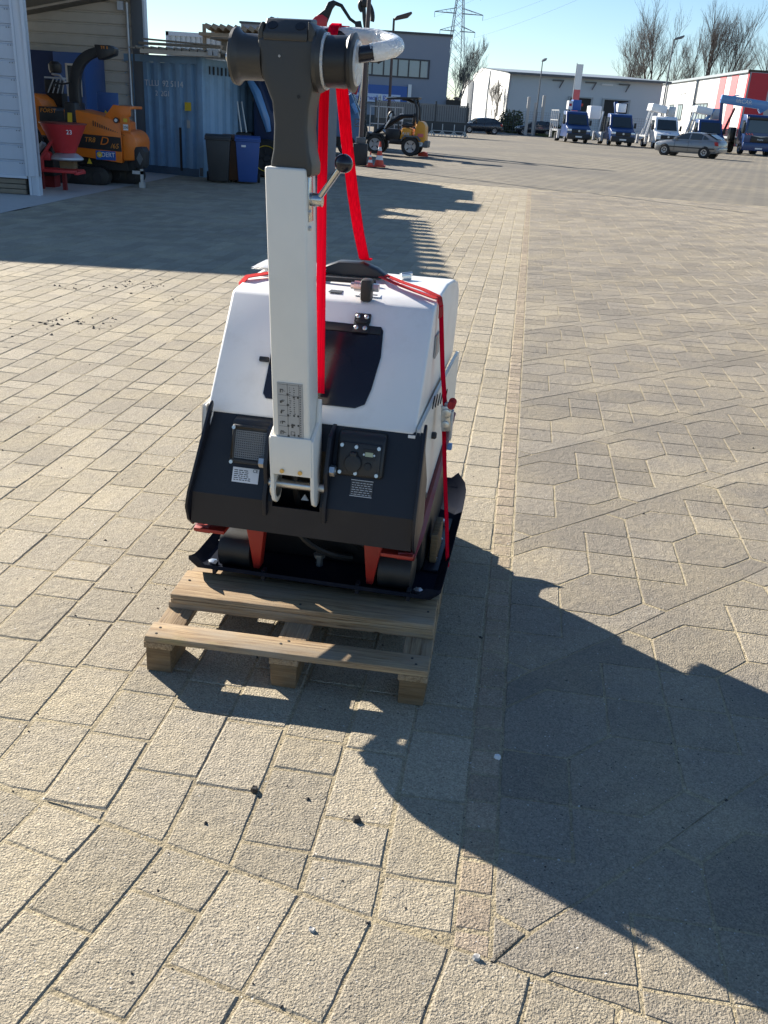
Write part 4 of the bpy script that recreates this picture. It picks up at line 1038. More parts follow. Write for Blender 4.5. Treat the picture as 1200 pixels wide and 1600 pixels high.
MB().prism([(-.36,.50),(-.2,.50),(-.2,.62),(-.28,.66),(-.36,.6)], 'y', -.1, .05).build('gearbox_cover', 'spreader_red', spr, bevel=.02)
for x in (-.5, -.1):
    MB().bb(x-.03,x+.03,.20,.28,0,.30).build('leg', 'dark_red', spr)
mtr2 = thing('yard_engine', 'dark greasy engine block with hoses between grey hall wall and red hopper', 'engine', (-6.45,16.9,0), 0)
MB().bb(-.35,.2,0,.5,.2,.85).build('engine_case', 'black_metal', mtr2, bevel=.03)
MB().tube(bez([(-.2,-.02,.9),(-.05,-.1,1.15),(.05,-.1,.9),(.1,-.05,.6)]), .03, 8).build('hose', 'black_rubber', mtr2)
MB().tube([(-.05,-.08,.60),(.1,-.1,.75)], .05, 10).build('silencer', 'galvanised', mtr2)
MB().bb(-.3,.15,.1,.4,0,.2).build('sledge', 'dark_red', mtr2)

# ------------------------------------------------------------------ shipping container with lean-to roofs
ctn = thing('shipping_container', 'faded pale blue shipping container with white lettering beside the dark post', 'shipping container', (-4.50,21.35,0), R(-20))
# local: long corrugated side along -x (towards the left), door end along +y
def corr(mb, p0, p1, z0, z1, nrm, pitch=.28, dep=.075):
    p0, p1 = Vector(p0), Vector(p1); L = (p1-p0).length; d = (p1-p0)/L; nrm = Vector(nrm); xs__ = []; t = 0
    pts = []
    while t < L:
        for dt, dd in ((0,0),(.10,0),(.14,dep),(.24,dep)): 
            if t+dt <= L: pts.append((t+dt, dd))
        t += pitch
    pts.append((L, 0)); o = len(mb.v); n = len(pts)
    for z in (z0, z1):
        for t, dd in pts: q = p0+d*t-nrm*dd; mb.v.append((q.x, q.y, z))
    mb.f += [(o+i, o+i+1, o+n+i+1, o+n+i) for i in range(n-1)]
    return mb
corr(MB(), (-2.35,0,0), (-.12,0,0), .16, 2.28, (0,-1,0)).build('side_panel', 'container_blue', ctn, smooth=0, recalc=False)
corr(MB(), (0,.12,0), (0,5.8,0), .16, 2.28, (1,0,0), pitch=.34, dep=.04).build('end_panel', 'container_blue', ctn, smooth=0, recalc=False)
MB().bb(-.13,.01,-.03,.13,0,2.42).build('corner_post', 'container_blue', ctn, bevel=.01)
MB().bb(-2.4,-.13,-.03,.05,.0,.16).build('bottom_rail', 'container_dark', ctn)
MB().bb(-2.4,-.13,-.03,.05,2.28,2.42).build('top_rail', 'container_blue', ctn)
MB().bb(-.03,.01,.13,5.8,2.28,2.40).bb(-.03,.01,.13,5.8,.02,.16).build('end_rail', 'container_blue', ctn)
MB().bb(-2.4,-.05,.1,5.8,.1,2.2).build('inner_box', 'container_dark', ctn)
for k in range(7): MB().bb(.012,.028,.25+.17*k,.29+.17*k,2.10,2.26).build('roof_bracket', 'black_metal', ctn)
MB().bb(-.6,-.55,-.05,-.03,.1,1.0).build('lock_bar', 'black_metal', ctn)
text('lettering', 'TLLU  92 5114', .17, 'letter_white', ctn, (-.98,-.012,1.86), sx=.95)
text('lettering', '2  2G1', .15, 'letter_white', ctn, (-1.02,-.012,1.66), sx=.9)
MB().bb(-.46,-.30,-.012,-.004,1.35,1.52).build('caution_label', 'yellow_label', ctn)
MB().bb(-.42,-.34,-.012,-.004,1.0,1.16).build('data_label', 'decal_grey', ctn)
MB().bb(-.10,-.02,-.04,-.03,.02,.2).build('corner_casting', 'post_grey', ctn)
lto = thing('lean_to_roof', 'rusty corrugated lean-to roof resting over the blue containers', 'roof', (-4.3,21.2,0), R(-8))
mb = MB(); 
for k in range(18): mb.bb(-1.7+.17*k, -1.56+.17*k, -.25, 3.2, 2.50, 2.53); mb.bb(-1.56+.17*k, -1.53+.17*k, -.25, 3.2, 2.53, 2.56)
mb.build('roof_sheet', 'tin_roof', lto, smooth=0)
MB().bb(-1.45,.35,-.32,-.2,2.58,2.63).box((-.5,-.25,2.66),(1.7,.18,.03),ry=R(2)).build('roof_lath', 'old_wood', lto, bevel=.005)
MB().bb(-1.45,.3,-.26,-.20,2.42,2.50).build('eave_board', 'taupe_cladding', lto)
bm_ = MB().box((.75,.8,2.64),(1.5,.12,.30)).build('eave_beam', 'old_wood', lto, bevel=.01)
MB().box((.6,1.4,2.84),(1.6,1.6,.05),ry=R(-1)).build('roof_board', 'old_wood', lto, bevel=.005)
for x in (.08,.2): MB().prism([(x,2.44),(x+.08,2.44),(x+.10,2.56),(x-.02,2.56)], 'y', -.33, -.27).build('bracket_tag', 'galvanised', lto)
for x in (-1.6, 1.3): MB().bb(x-.05,x+.05,2.9,3.0,0,2.5).build('post', 'old_wood', lto)
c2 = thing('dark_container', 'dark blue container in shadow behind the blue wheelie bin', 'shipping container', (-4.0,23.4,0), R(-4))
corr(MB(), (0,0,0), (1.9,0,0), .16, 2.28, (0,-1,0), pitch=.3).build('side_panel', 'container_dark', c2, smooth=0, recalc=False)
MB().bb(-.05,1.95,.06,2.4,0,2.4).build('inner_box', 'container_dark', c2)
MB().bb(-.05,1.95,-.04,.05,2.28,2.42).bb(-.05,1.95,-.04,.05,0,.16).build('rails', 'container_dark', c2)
text('lettering', '11  CB', .14, 'decal_grey', c2, (.42,-.02,1.86)); text('lettering', '11', .14, 'decal_grey', c2, (.24,-.02,1.66))
MB().bb(.72,.86,-.05,-.02,1.30,1.44).build('caution_label', 'yellow_label', c2)
wc = thing('white_container', 'pale corrugated container roof edge showing beyond the lean-to', 'shipping container', (-9.8,40,0), 0)
corr(MB(), (0,0,0), (2.6,0,0), 3.0, 3.86, (0,-1,0), pitch=.2).build('side_panel', 'hall_white_shaded', wc, smooth=0, recalc=False)
MB().bb(0,2.6,.06,2.4,0,3.86).build('inner_box', 'hall_white_shaded', wc)
MB().bb(-.05,2.65,-.04,.04,3.80,3.95).bb(-.05,.06,-.04,.04,0,3.95).build('frame', 'trim_grey', wc)
MB().cyl((1.75,.5,3.9),(1.75,.5,4.25),.10,10).build('roof_vent', 'post_grey', wc)
plt = thing('stored_timber', 'stack of brown roofing battens on racking behind the machine head', 'timber stack', (-7.0,38,0), 0)
for k in range(9): MB().box((-.55+.27*k, 0, 4.0),(.20,2.4,.14),ry=R(35)).build('batten', 'old_wood', plt)
MB().bb(-.9,2.0,-1,1,3.72,3.82).build('rack_shelf', 'old_wood', plt); 
for x in (-.9,.4,1.9): MB().bb(x-.06,x+.06,-.06,.06,0,4.15).build('rack_post', 'old_wood', plt)

# ------------------------------------------------------------------ bins
def wheelie(name, lab, loc, m, rz, group='wheelie bins by the blue container'):
    t = thing(name, lab, 'bin', loc, rz, group); t.scale = (.94,.94,.97)
    mb = MB().loft([[(-.21,-.24,.04),(.21,-.24,.04),(.21,.24,.04),(-.21,.24,.04)], [(-.27,-.33,.88),(.27,-.33,.88),(.27,.33,.88),(-.27,.33,.88)]]); mb.build('body', m, t, bevel=.02)
    MB().bb(-.29,.29,-.35,.35,.87,.91).build('rim', m, t, bevel=.01)
    MB().prism([(-.36,.91),(.36,.91),(.34,.955),(.0,.985),(-.34,.96)], 'x', -.285, .285).build('lid', m, t, bevel=.012)
    for x in (-.26,.26): MB().lathe([(.09,x-.03),(.10,x-.02),(.10,x+.02),(.09,x+.03)], (0,.30,.10), 'x', 16).build('wheel', 'tyre', t)
    MB().tube([(-.24,.40,.90),(.24,.40,.90)], .018, 8).build('handle', m, t)
    return t
wheelie('wheelie_bin', 'black wheelie bin at the container corner, beside the brown edged one', (-3.98,20.35,0), 'bin_grey', R(8))
b_ = wheelie('wheelie_bin', 'brown wheelie bin squeezed between black bin and blue bin', (-3.70,20.75,0), 'bin_brown', R(8))
b_ = wheelie('wheelie_bin', 'blue wheelie bin with small white label', (-3.40,20.55,0), 'bin_blue', R(10))
MB().bb(-.14,-.04,-.335,-.325,.76,.80).build('label', 'letter_white', b_)

# ------------------------------------------------------------------ wheels helper, vehicles
def wheel(parent, c, r, wd, axis='x', rim='alloy', name='wheel', spokes=5):
    """tyre with rounded shoulders and a dished rim with spokes; axis is the axle direction"""
    h = wd/2
    k = {'x': 0, 'y': 1}[axis]
    t = MB().lathe([(r*.62,-h*.9),(r*.92,-h),(r,-h*.7),(r,h*.7),(r*.92,h),(r*.62,h*.9)], c, axis, 24, caps=False).build(name, 'tyre', parent, smooth=45)
    MB().lathe([(r*.63,-h*.86),(r*.60,-h*.70),(r*.22,-h*.62),(r*.16,-h*.8),(r*.16,h*.8),(r*.22,h*.62),(r*.60,h*.70),(r*.63,h*.86)], c, axis, 20, caps=False).lathe([(r*.165,-h*.78),(r*.165,h*.78)], c, axis, 12).build('rim', rim, t, smooth=45)
    for side in (-1, 1):
        for s_ in range(spokes):
            a = 2*math.pi*(s_+.5)/spokes; q = []
            mb = MB()
            for (ra, w_) in ((r*.26, r*.05), (r*.52, r*.07)):
                for dw in (-w_, w_): q.append((ra*math.cos(a)-dw*math.sin(a), ra*math.sin(a)+dw*math.cos(a)))
            poly = [q[0], q[2], q[3], q[1]]
            mb.prism(poly, axis, side*h*.66, side*h*.73) if axis == 'x' else mb.prism(poly, axis, side*h*.66, side*h*.73)
            mb.shift((c[0] if axis == 'y' else c[0], c[1], c[2]))
            mb.build('wheel_gap', 'grille_black', t, smooth=0)
    return t
def van(name, lab, loc, rz, paint, group, hood_text=None):
    """light truck cab facing -y, chassis behind; crane parts are added by the caller"""
    t = thing(name, lab, 'truck', loc, rz, group)
    side = [(-.0,.42),(.0,.95),(.06,1.10),(.75,1.32),(1.28,2.10),(1.45,2.30),(1.75,2.38),(2.45,2.36),(2.50,2.2),(2.50,.42)]
    # cab narrows towards the roof
    rings = []
    for x, f in ((-.98,.93),(-.90,1.0),(.90,1.0),(.98,.93)):
        rings.append([(x*(1 - .10*max(0, z-1.2)/1.2), y + (0.05 if f < 1 else 0), z) for y, z in side])
    MB().loft(rings).build('cab', paint, t, bevel=.03, seg=2, smooth=40)
    ws_ = MB().add([(-.80,.77,1.36),(.80,.77,1.36),(.72,1.285,2.13),(-.72,1.285,2.13),(-.80,.80,1.36),(.80,.80,1.36),(.72,1.31,2.13),(-.72,1.31,2.13)], [(0,1,2,3),(4,7,6,5),(0,4,5,1),(1,5,6,2),(2,6,7,3),(3,7,4,0)])
    ws_.shift((0,-.022,.012)).build('windscreen', 'glass', t, smooth=0)
    MB().tube([(-.5,.74,1.40),(.25,.80,1.46)], .012, 5).build('wiper', 'grille_black', t)
    for sx in (-1, 1):
        MB().prism([(1.05,1.42),(1.42,2.08),(2.2,2.10),(2.2,1.42)], 'x', sx*.90, sx*.965).build('side_window', 'glass', t)
        MB().bb(sx*.62, sx*.94, -.03, .10, .86, 1.04).build('headlight', 'headlamp', t, bevel=.03)
        mr = MB().bb(sx*1.02, sx*1.20, .95, 1.03, 1.35, 1.75).build('mirror', 'bumper_black', t, bevel=.03)
        MB().tube([(sx*.94,1.05,1.45),(sx*1.06,1.0,1.45)], .025, 6).build('mirror_arm', 'bumper_black', mr)
        wheel(t, (sx*.85,.95,.34), .34, .24, 'x'); wheel(t, (sx*.82,4.3,.34), .34, .4, 'x')
    gr = MB().bb(-.60,.60,-.035,.05,.72,1.02).build('grille', 'grille_black', t, bevel=.03)
    for k in range(4): MB().bb(-.55,.55,-.05,-.03,.76+.065*k,.78+.065*k).build('grille_bar', 'bumper_black', gr)
    MB().lathe([(.085,-.06),(.085,-.04)], (0,0,.90), 'y', 18).build('badge', 'alloy', gr)
    MB().bb(-.97,.97,-.10,.25,.28,.70).build('bumper', 'bumper_black', t, bevel=.06)
    MB().bb(-.27,.27,-.125,-.10,.42,.53).build('number_plate', 'plate_white', t)
    MB().bb(-.45,.45,2.4,6.2,.55,.75).build('chassis', 'grille_black', t)
    MB().bb(-1.0,1.0,2.7,6.2,.78,.92).build('flatbed', 'galvanised', t)
    if hood_text: text('lettering', hood_text, .16, 'sign_ink' if paint == 'vehicle_white' else 'letter_white', t, (0,.30,1.19), (R(18),0,0), .003)
    return t
def outriggers(t, m='vehicle_white'):
    for sx in (-1, 1):
        for y in (2.9, 5.8):
            MB().bb(sx*.95, sx*1.15, y-.08, y+.08, .25, .95).build('outrigger', m, t); MB().bb(sx*.93, sx*1.17, y-.14, y+.14, .2, .25).build('outrigger_foot', 'grille_black', t)
grp = 'work trucks parked in a row'
v1 = van('crane_truck', 'blue light truck with dark blue work cage above its cab', (13.95,80,0), R(4), 'vehicle_blue', grp)
MB().bb(-.15,.55,2.7,3.5,2.45,3.25).build('work_cage', 'sign_blue', v1, bevel=.03)
MB().bb(-.52,-.16,2.7,3.4,2.5,3.15).build('control_cabinet', 'letter_white', v1, bevel=.02)
MB().bb(-.45,-.25,2.68,2.7,2.75,2.95).build('red_mark', 'hall_red', v1)
MB().bb(.56,.75,2.9,3.1,2.8,3.0).build('beacon', 'cone_red', v1)
for k in range(5): MB().bb(-1.25,-1.2,2.7+.7*k,2.75+.7*k,.8,2.4).build('stanchion', 'galvanised', v1)
MB().bb(-1.26,-1.19,2.7,5.6,1.6,1.66).bb(-1.26,-1.19,2.7,5.6,2.36,2.42).build('guard_rail', 'galvanised', v1)
outriggers(v1)
v2 = van('crane_truck', 'blue light truck with white lift boom and white box behind, second in the row', (17.25,78.5,0), R(2), 'vehicle_blue', grp)
MB().prism([(2.9,2.2),(3.1,2.2),(4.2,3.2),(3.9,3.3)], 'x', -.15, .15).build('lift_arm', 'vehicle_blue', v2, bevel=.02)
MB().bb(-.05,.65,2.8,3.6,2.5,3.15).build('boom_head', 'vehicle_white', v2, bevel=.05)
MB().tube([(.0,2.9,3.1),(.8,2.9,3.25)], .06, 6).build('boom_joint', 'alloy', v2)
MB().bb(-1.7,-.75,5.5,7.0,1.9,2.9).build('tank_box', 'vehicle_white', v2, bevel=.06)
MB().tube([(-1.45,2.8,.7),(-1.2,2.8,2.5)], .07, 6).build('stay', 'vehicle_white', v2)
MB().tube([(-1.6,2.9,.9),(-1.25,2.7,.5)], .16, 8).build('outrigger_beam', 'vehicle_white', v2)
outriggers(v2)
v3 = van('crane_truck', 'white light truck with raised white boom box, third in the row', (20.6,77.5,0), R(0), 'vehicle_white', grp, 'hubarb')
MB().box((-.45,3.2,2.95),(1.25,1.6,.55),ry=R(8)).build('boom_box', 'vehicle_white', v3, bevel=.03)
MB().bb(.45,1.05,3.0,3.8,2.35,3.15).build('basket', 'galvanised', v3, bevel=.02)
for k in range(2): MB().tube([(-1.45+.35*k,3.0,.9),(-.98+.25*k,3.0,3.0)], .07, 6).build('lift_stay', 'vehicle_white', v3)
outriggers(v3)
v4 = van('crane_truck', 'blue light truck with white boom box, right behind the silver hatchback', (23.75,76.5,0), R(-2), 'vehicle_blue', grp, 'mateco')
MB().box((-.35,3.2,3.0),(1.3,1.6,.5),ry=R(7)).build('boom_box', 'vehicle_white', v4, bevel=.03)
MB().box((.30,3.1,2.75),(.2,.5,.95),ry=R(28)).build('boom_arm', 'vehicle_lightblue', v4, bevel=.02)
MB().bb(.50,1.10,3.0,3.8,2.4,3.2).build('basket', 'galvanised', v4, bevel=.02)
for k in range(2): MB().tube([(-1.45+.35*k,3.0,.9),(-1.0+.25*k,3.0,2.9)], .07, 6).build('lift_stay', 'vehicle_white', v4)
outriggers(v4)
# heavy truck at the right edge
trk = thing('heavy_truck', 'large dark blue truck with light blue folded crane boom at the right edge', 'truck', (27.1,75.5,0), R(-4), grp)
MB().loft([[(x, y, z) for y, z in [(.0,.75),(-.02,1.3),(.10,2.55),(.35,2.85),(2.0,2.9),(2.05,.75)]] for x in (-1.22,-1.18,1.18,1.22)]).build('cab', 'vehicle_blue', trk, bevel=.05, smooth=40)
MB().add([(-1.08,-.03,1.62),(1.08,-.03,1.62),(1.02,.06,2.5),(-1.02,.06,2.5),(-1.08,.02,1.62),(1.08,.02,1.62),(1.02,.11,2.5),(-1.02,.11,2.5)], [(0,1,2,3),(4,7,6,5),(0,4,5,1),(1,5,6,2),(2,6,7,3),(3,7,4,0)]).build('windscreen', 'glass', trk, smooth=0)
MB().prism([(.3,1.65),(.42,2.45),(1.2,2.45),(1.2,1.5)], 'x', -1.235, -1.2).build('side_window', 'glass', trk)
MB().bb(-1.15,1.15,-.14,.4,2.52,2.70).build('sun_visor', 'grille_black', trk, bevel=.02)
gr = MB().bb(-.72,.72,-.06,.0,.92,1.35).build('grille', 'grille_black', trk, bevel=.03)
text('lettering', 'MAN', .17, 'letter_white', gr, (0,-.075,1.12), sx=1.2)
MB().prism([(-.75,1.40),(0,1.30),(.75,1.40),(0,1.37)], 'y', -.08, -.03).build('grille_trim', 'alloy', gr)
for sx in (-1, 1):
    for k in range(3): MB().prism([(sx*(.55+.2*k),1.42),(sx*(.65+.2*k),1.42),(sx*(.78+.2*k),1.55),(sx*(.68+.2*k),1.55)], 'y', -.05, -.03).build('hazard_stripe', 'hall_pink', trk)
    MB().bb(sx*.78, sx*1.15, -.08, .05, .55, .78).build('headlight', 'headlamp', trk, bevel=.03)
    MB().bb(sx*1.24, sx*1.42, .0, .12, 1.5, 2.3).build('mirror', 'grille_black', trk, bevel=.03)
    wheel(trk, (sx*1.0,1.2,.48), .48, .32, 'x'); wheel(trk, (sx*.98,4.8,.48), .48, .5, 'x')
MB().bb(-1.22,1.22,-.1,.5,.32,.90).build('bumper', 'vehicle_blue', trk, bevel=.06)
MB().bb(-.27,.27,-.125,-.1,.44,.55).build('number_plate', 'plate_white', trk)
MB().bb(-.5,.5,2.1,8.5,.7,1.0).build('chassis', 'grille_black', trk)
MB().bb(-1.2,1.2,2.6,8.5,1.05,1.2).build('flatbed', 'galvanised', trk)
bmm = MB().box((-1.0,3.0,3.75),(3.6,.5,.62),ry=R(5)).build('crane_boom', 'vehicle_lightblue', trk, bevel=.04)
text('lettering', 'liftCAR', .42, 'letter_white', bmm, (-1.05,2.73,3.78), (R(90),R(5),0), .004)
MB().box((.75,3.0,3.55),(1.2,.45,.5),ry=R(-35)).build('crane_knuckle', 'vehicle_lightblue', trk, bevel=.05)
MB().tube([(-2.7,3.0,3.9),(-2.4,3.0,1.3)], .14, 6).build('crane_stay', 'vehicle_blue', trk)
MB().tube([(-1.6,3.0,3.3),(-2.2,3.0,1.2)], .10, 6).build('crane_stay', 'dark_red', trk)
MB().tube([(.9,3.0,3.9),(2.6,3.0,4.0)], .12, 6).build('crane_jib', 'vehicle_blue', trk)
MB().tube([(-2.7,3.0,3.95),(-1.4,3.0,4.25)], .05, 6).build('crane_rail', 'vehicle_lightblue', trk)
MB().bb(-1.7,-1.3,2.3,3.2,.9,1.9).build('control_pod', 'grille_black', trk, bevel=.05)

# ------------------------------------------------------------------ silver hatchback
def hatchback(name, lab, loc, rz, paint, group=None, dark=False):
    """hatchback with its nose towards -x, built by lofting sections along the body"""
    t = thing(name, lab, 'car', loc, rz, group)
    st = [  # x, z_low, z_belt, half width, hood/top z
        (-2.10,.42,.60,.60), (-2.05,.26,.68,.74), (-1.85,.22,.78,.82), (-1.2,.20,.88,.86), (-.75,.20,.94,.87), (.3,.20,.96,.875), (1.2,.21,.99,.87), (1.75,.25,1.02,.84), (2.0,.30,1.00,.79), (2.10,.40,.90,.70)]
    rings = []
    for x, zl, zb, hw in st:
        rings.append([(x, y*hw, z) for y, z in ((-.85,zl),(-.98,zl+.16),(-1,.58),(-.975,zb-.10),(-.90,zb),(-.5,zb+.03),(.5,zb+.03),(.90,zb),(.975,zb-.10),(1,.58),(.98,zl+.16),(.85,zl))])
    MB().loft(rings).build('body', paint, t, smooth=50)
    gs = [(-.95,.93,.93,.80),(-.30,.95,1.32,.70),(.0,.95,1.41,.67),(.6,.95,1.44,.66),(1.2,.97,1.38,.65),(1.95,1.0,1.05,.70)]
    rings = []
    for x, zl, zh, hw in gs:
        rings.append([(x,-.82,zl-.02),(x,-(.82+hw)/2-.02,(zl+zh)/2),(x,-hw,zh-.03),(x,-hw*.75,zh),(x,hw*.75,zh),(x,hw,zh-.03),(x,(.82+hw)/2+.02,(zl+zh)/2),(x,.82,zl-.02)])
    MB().loft(rings).build('cabin', paint, t, smooth=50)
    for sy in (-1, 1):
        def sw(poly):   # window lying on the slanting cabin side
            f = lambda z: sy*(.835 - .16*max(0, (z-.97))/.42)
            vs = [(x, f(z)+sy*.012, z) for x, z in poly] + [(x, f(z)-sy*.02, z) for x, z in poly]; n = len(poly)
            return MB().add(vs, [tuple(range(n)), tuple(range(n, 2*n))[::-1]] + [(i, (i+1) % n, n+(i+1) % n, n+i) for i in range(n)])
        sw([(-.72,1.0),(.15,1.01),(.18,1.36),(-.05,1.35),(-.32,1.26)]).build('side_window', 'glass', t, smooth=0)
        sw([(.24,1.01),(.98,1.03),(1.0,1.30),(.85,1.36),(.27,1.37)]).build('side_window', 'glass', t, smooth=0)
        sw([(1.06,1.04),(1.40,1.07),(1.30,1.18),(1.07,1.29)]).build('side_window', 'glass', t, smooth=0)
        for k in (-.62,.20,1.02): pass
        MB().bb(-.72,-.55,sy*.84,sy*1.0,.98,1.10).build('mirror', paint, t, bevel=.03)
        MB().bb(.03,.17,sy*.875,sy*.89,.85,.875).bb(.85,.99,sy*.872,sy*.888,.87,.895).build('door_handle', paint, t)
        MB().bb(-1.55,1.9,sy*.872,sy*.888,.50,.56).build('side_moulding', 'bumper_black', t)
        for x in (-.70,.20): MB().bb(x-.004,x+.004,sy*.868,sy*.879,.32,.95).build('door_gap', 'grille_black', t)
        MB().prism([(1.86,.74),(2.08,.72),(2.02,.94),(1.80,.93)], 'y', sy*.60, sy*.845).build('tail_light', 'tail_red', t, bevel=.02)
        MB().prism([(-2.02,.62),(-1.75,.66),(-1.72,.76),(-1.98,.70)], 'y', sy*.52, sy*.80).build('headlight', 'headlamp', t, bevel=.02)
        for x in (-1.32, 1.26):
            MB().lathe([(.36,sy*.60),(.36,sy*.865)], (x,0,.31), 'y', 24).build('wheel_arch', 'grille_black', t)
            wheel(t, (x, sy*.80, .31), .31, .20, 'y', 'alloy')
    MB().add([(-.93,-.70,.98),(-.93,.70,.98),(-.34,.62,1.31),(-.34,-.62,1.31)], [(0,1,2,3)]).shift((-.012,0,.02)).build('windscreen', 'glass', t, smooth=0)
    MB().add([(1.28,-.58,1.37),(1.28,.58,1.37),(1.90,.64,1.09),(1.90,-.64,1.09)], [(0,1,2,3)]).shift((.015,0,.025)).build('rear_window', 'glass', t, smooth=0)
    MB().bb(2.06,2.10,-.26,.26,.62,.73).build('number_plate', 'plate_white', t)
    MB().prism([(1.9,.28),(2.14,.34),(2.16,.60),(2.05,.64)], 'y', -.76, .76).build('rear_bumper', paint, t, bevel=.04)
    MB().bb(1.0,1.35,-.62,.62,1.385,1.41).build('roof_spoiler', paint, t, bevel=.01)
    return t
hatchback('parked_car', 'silver grey hatchback seen from its side on the open yard', (17.95,62.0,0), R(-37), 'vehicle_silver')
hatchback('parked_car', 'black car half hidden behind the end of the grey trailer fence', (6.9,95,0), R(15), 'vehicle_black', 'dark cars by the hall')
hatchback('parked_car', 'dark car parked behind the mesh fence beside the hall gable', (13.4,104,0), R(4), 'vehicle_black', 'dark cars by the hall')

# ------------------------------------------------------------------ mini loader with yellow orange hood
ldr = thing('compact_loader', 'orange and black compact wheel loader standing side on behind the traffic cones', 'wheel loader', (-.35,38.3,0), R(-9))
for x, y in ((-.85,-.42),(-.85,.42),(.55,-.42),(.55,.42)): wheel(ldr, (x,y,.36), .36, .26, 'y', 'alloy', spokes=4)
MB().prism([(.62,.52),(1.06,.50),(1.10,.60),(1.08,1.12),(.98,1.26),(.78,1.30),(.70,1.1)], 'y', -.42, .42).build('engine_hood', 'loader_orange', ldr, bevel=.05, seg=3)
MB().prism([(.80,.72),(1.02,.72),(1.03,.84),(.80,.84)], 'y', -.428, -.42).build('hood_band', 'hall_pink', ldr)
MB().prism([(.1,.60),(.52,.58),(.56,.98),(.36,1.02),(.18,1.0)], 'y', -.42, .42).build('side_tank', 'loader_orange', ldr, bevel=.03)
text('lettering', 'PULSE', .13, 'letter_white', ldr, (.34,-.432,.80), sx=.8)
MB().prism([(-.35,.40),(1.16,.38),(1.18,.56),(.9,.62),(-.3,.58)], 'y', -.32, .32).build('chassis', 'grille_black', ldr, bevel=.02)
MB().prism([(.70,.36),(1.20,.34),(1.22,.58),(.78,.60)], 'y', -.40, .40).build('counterweight', 'post_grey', ldr, bevel=.03)
n30 = MB().lathe([(.10,-.415),(.10,-.402)], (.92,0,.48), 'y', 20).build('speed_sticker', 'letter_white', ldr)
text('lettering', '30', .11, 'decal_ink', n30, (.92,-.417,.48))
MB().prism([(.14,1.03),(.5,1.03),(.62,1.10),(.58,1.18),(.3,1.2),(.1,1.12)], 'y', -.25, .25).build('seat', 'black_plastic', ldr, bevel=.04)
MB().prism([(.5,1.1),(.62,1.1),(.66,1.55),(.56,1.56)], 'y', -.2, .2).build('seat_back', 'black_plastic', ldr, bevel=.03)
for sy in (-1, 1):
    MB().tube([(.75,sy*.38,1.2),(.70,sy*.38,1.75),(.55,sy*.38,2.1)], .05, 8).build('canopy_post', 'grille_black', ldr)
MB().tube([(.68,0,1.9),(.2,0,2.02),(.05,0,2.02)], .05, 8).build('canopy_arm', 'grille_black', ldr)
MB().prism([(-.55,1.98),(-.45,2.07),(.75,2.12),(.72,2.05)], 'y', -.45, .45).build('canopy_roof', 'black_plastic', ldr, bevel=.02)
MB().box((-.35,-.46,2.06),(.5,.02,.03),ry=R(-6)).build('roof_edge', 'galvanised', ldr)
MB().tube([(-.02,0,.9),(-.1,0,1.35)], .03, 8).build('steering_column', 'grille_black', ldr)
MB().lathe([(.14,-.015),(.17,0),(.14,.015)], (-.1,0,1.37), 'z', 18).build('steering_wheel', 'black_plastic', ldr)
for sy in (-1, 1):
    MB().tube([(.55,sy*.22,1.45),(.1,sy*.24,1.42),(-.5,sy*.24,1.05),(-1.15,sy*.24,.62)], [.07,.08,.08,.06], 6).build('lift_arm', 'grille_black', ldr)
    MB().tube([(-.2,sy*.18,.6),(-.75,sy*.18,.95)], .04, 8).build('lift_cylinder', 'steel', ldr)
MB().prism([(-1.30,.22),(-1.10,.2),(-1.08,.75),(-1.22,.8)], 'y', -.45, .45).build('tool_carrier', 'grille_black', ldr, bevel=.02)
MB().tube([(-.55,-.3,.95),(-.35,-.32,1.25),(-.28,-.3,1.5)], .03, 6).build('hose', 'galvanised', ldr)
for sy in (-1, 1):
    MB().prism([(-1.25,.55),(-1.12,.74),(-.6,.76),(-.45,.6),(-.5,.56),(-.62,.70),(-1.10,.69),(-1.2,.54)], 'y', sy*.30, sy*.55).build('mudguard', 'grille_black', ldr)
    MB().prism([(.15,.56),(.28,.75),(.8,.76),(.95,.6),(.9,.57),(.78,.70),(.3,.69),(.2,.55)], 'y', sy*.30, sy*.55).build('mudguard', 'post_grey', ldr)
MB().tube(bez([(-.42,-.3,1.3),(-.36,-.33,1.6),(-.22,-.3,1.62),(-.2,-.3,1.4)]), .05, 8).build('work_lamp', 'black_plastic', ldr)
MB().prism([(-.40,1.38),(-.30,1.38),(-.26,1.5),(-.36,1.52)], 'y', -.35, -.33).build('lamp_glass', 'headlamp', ldr)
MB().bb(-.5,.1,-.3,.3,.5,.95).build('articulation_block', 'grille_black', ldr, bevel=.04)
jk = thing('red_wheel_chock', 'small red block with a thin rod on the ground behind the loader', 'wheel chock', (.66,38.6,0), R(-9))
MB().prism([(-.2,0),(.2,0),(.16,.14),(.0,.18),(-.18,.1)], 'y', -.15, .15).build('chock', 'cone_red', jk, bevel=.02)
MB().tube([(.1,0,.06),(.75,-.05,.05),(.85,-.05,.02)], .018, 6).build('rod', 'bumper_black', jk)

# ------------------------------------------------------------------ traffic cones
cone = thing('traffic_cone', 'taller red and white traffic cone beside the loader', 'traffic cone', (-.83,29.6,0), 0, 'traffic cones by the pole')
MB().prism([(-.20,-.20),(.20,-.20),(.20,.20),(-.20,.20)], 'z', 0, .05).build('base', 'cone_red', cone, bevel=.02)
zb = [(.05,.150,'cone_red'),(.20,.117,'letter_white'),(.33,.091,'cone_red'),(.46,.064,'letter_white'),(.57,.042,'cone_red'),(.72,.022,None)]
for (z0, r0, m_), (z1, r1, _) in zip(zb[:-1], zb[1:]):
    MB().lathe([(r0, z0+.001), (r1, z1)], (0,0,0), 'z', 20).build('cone_band', m_, cone, smooth=40)
dup(cone, (-1.10,29.4,0), R(20), 'shorter red traffic cone close to the brown pole', scale=.60)

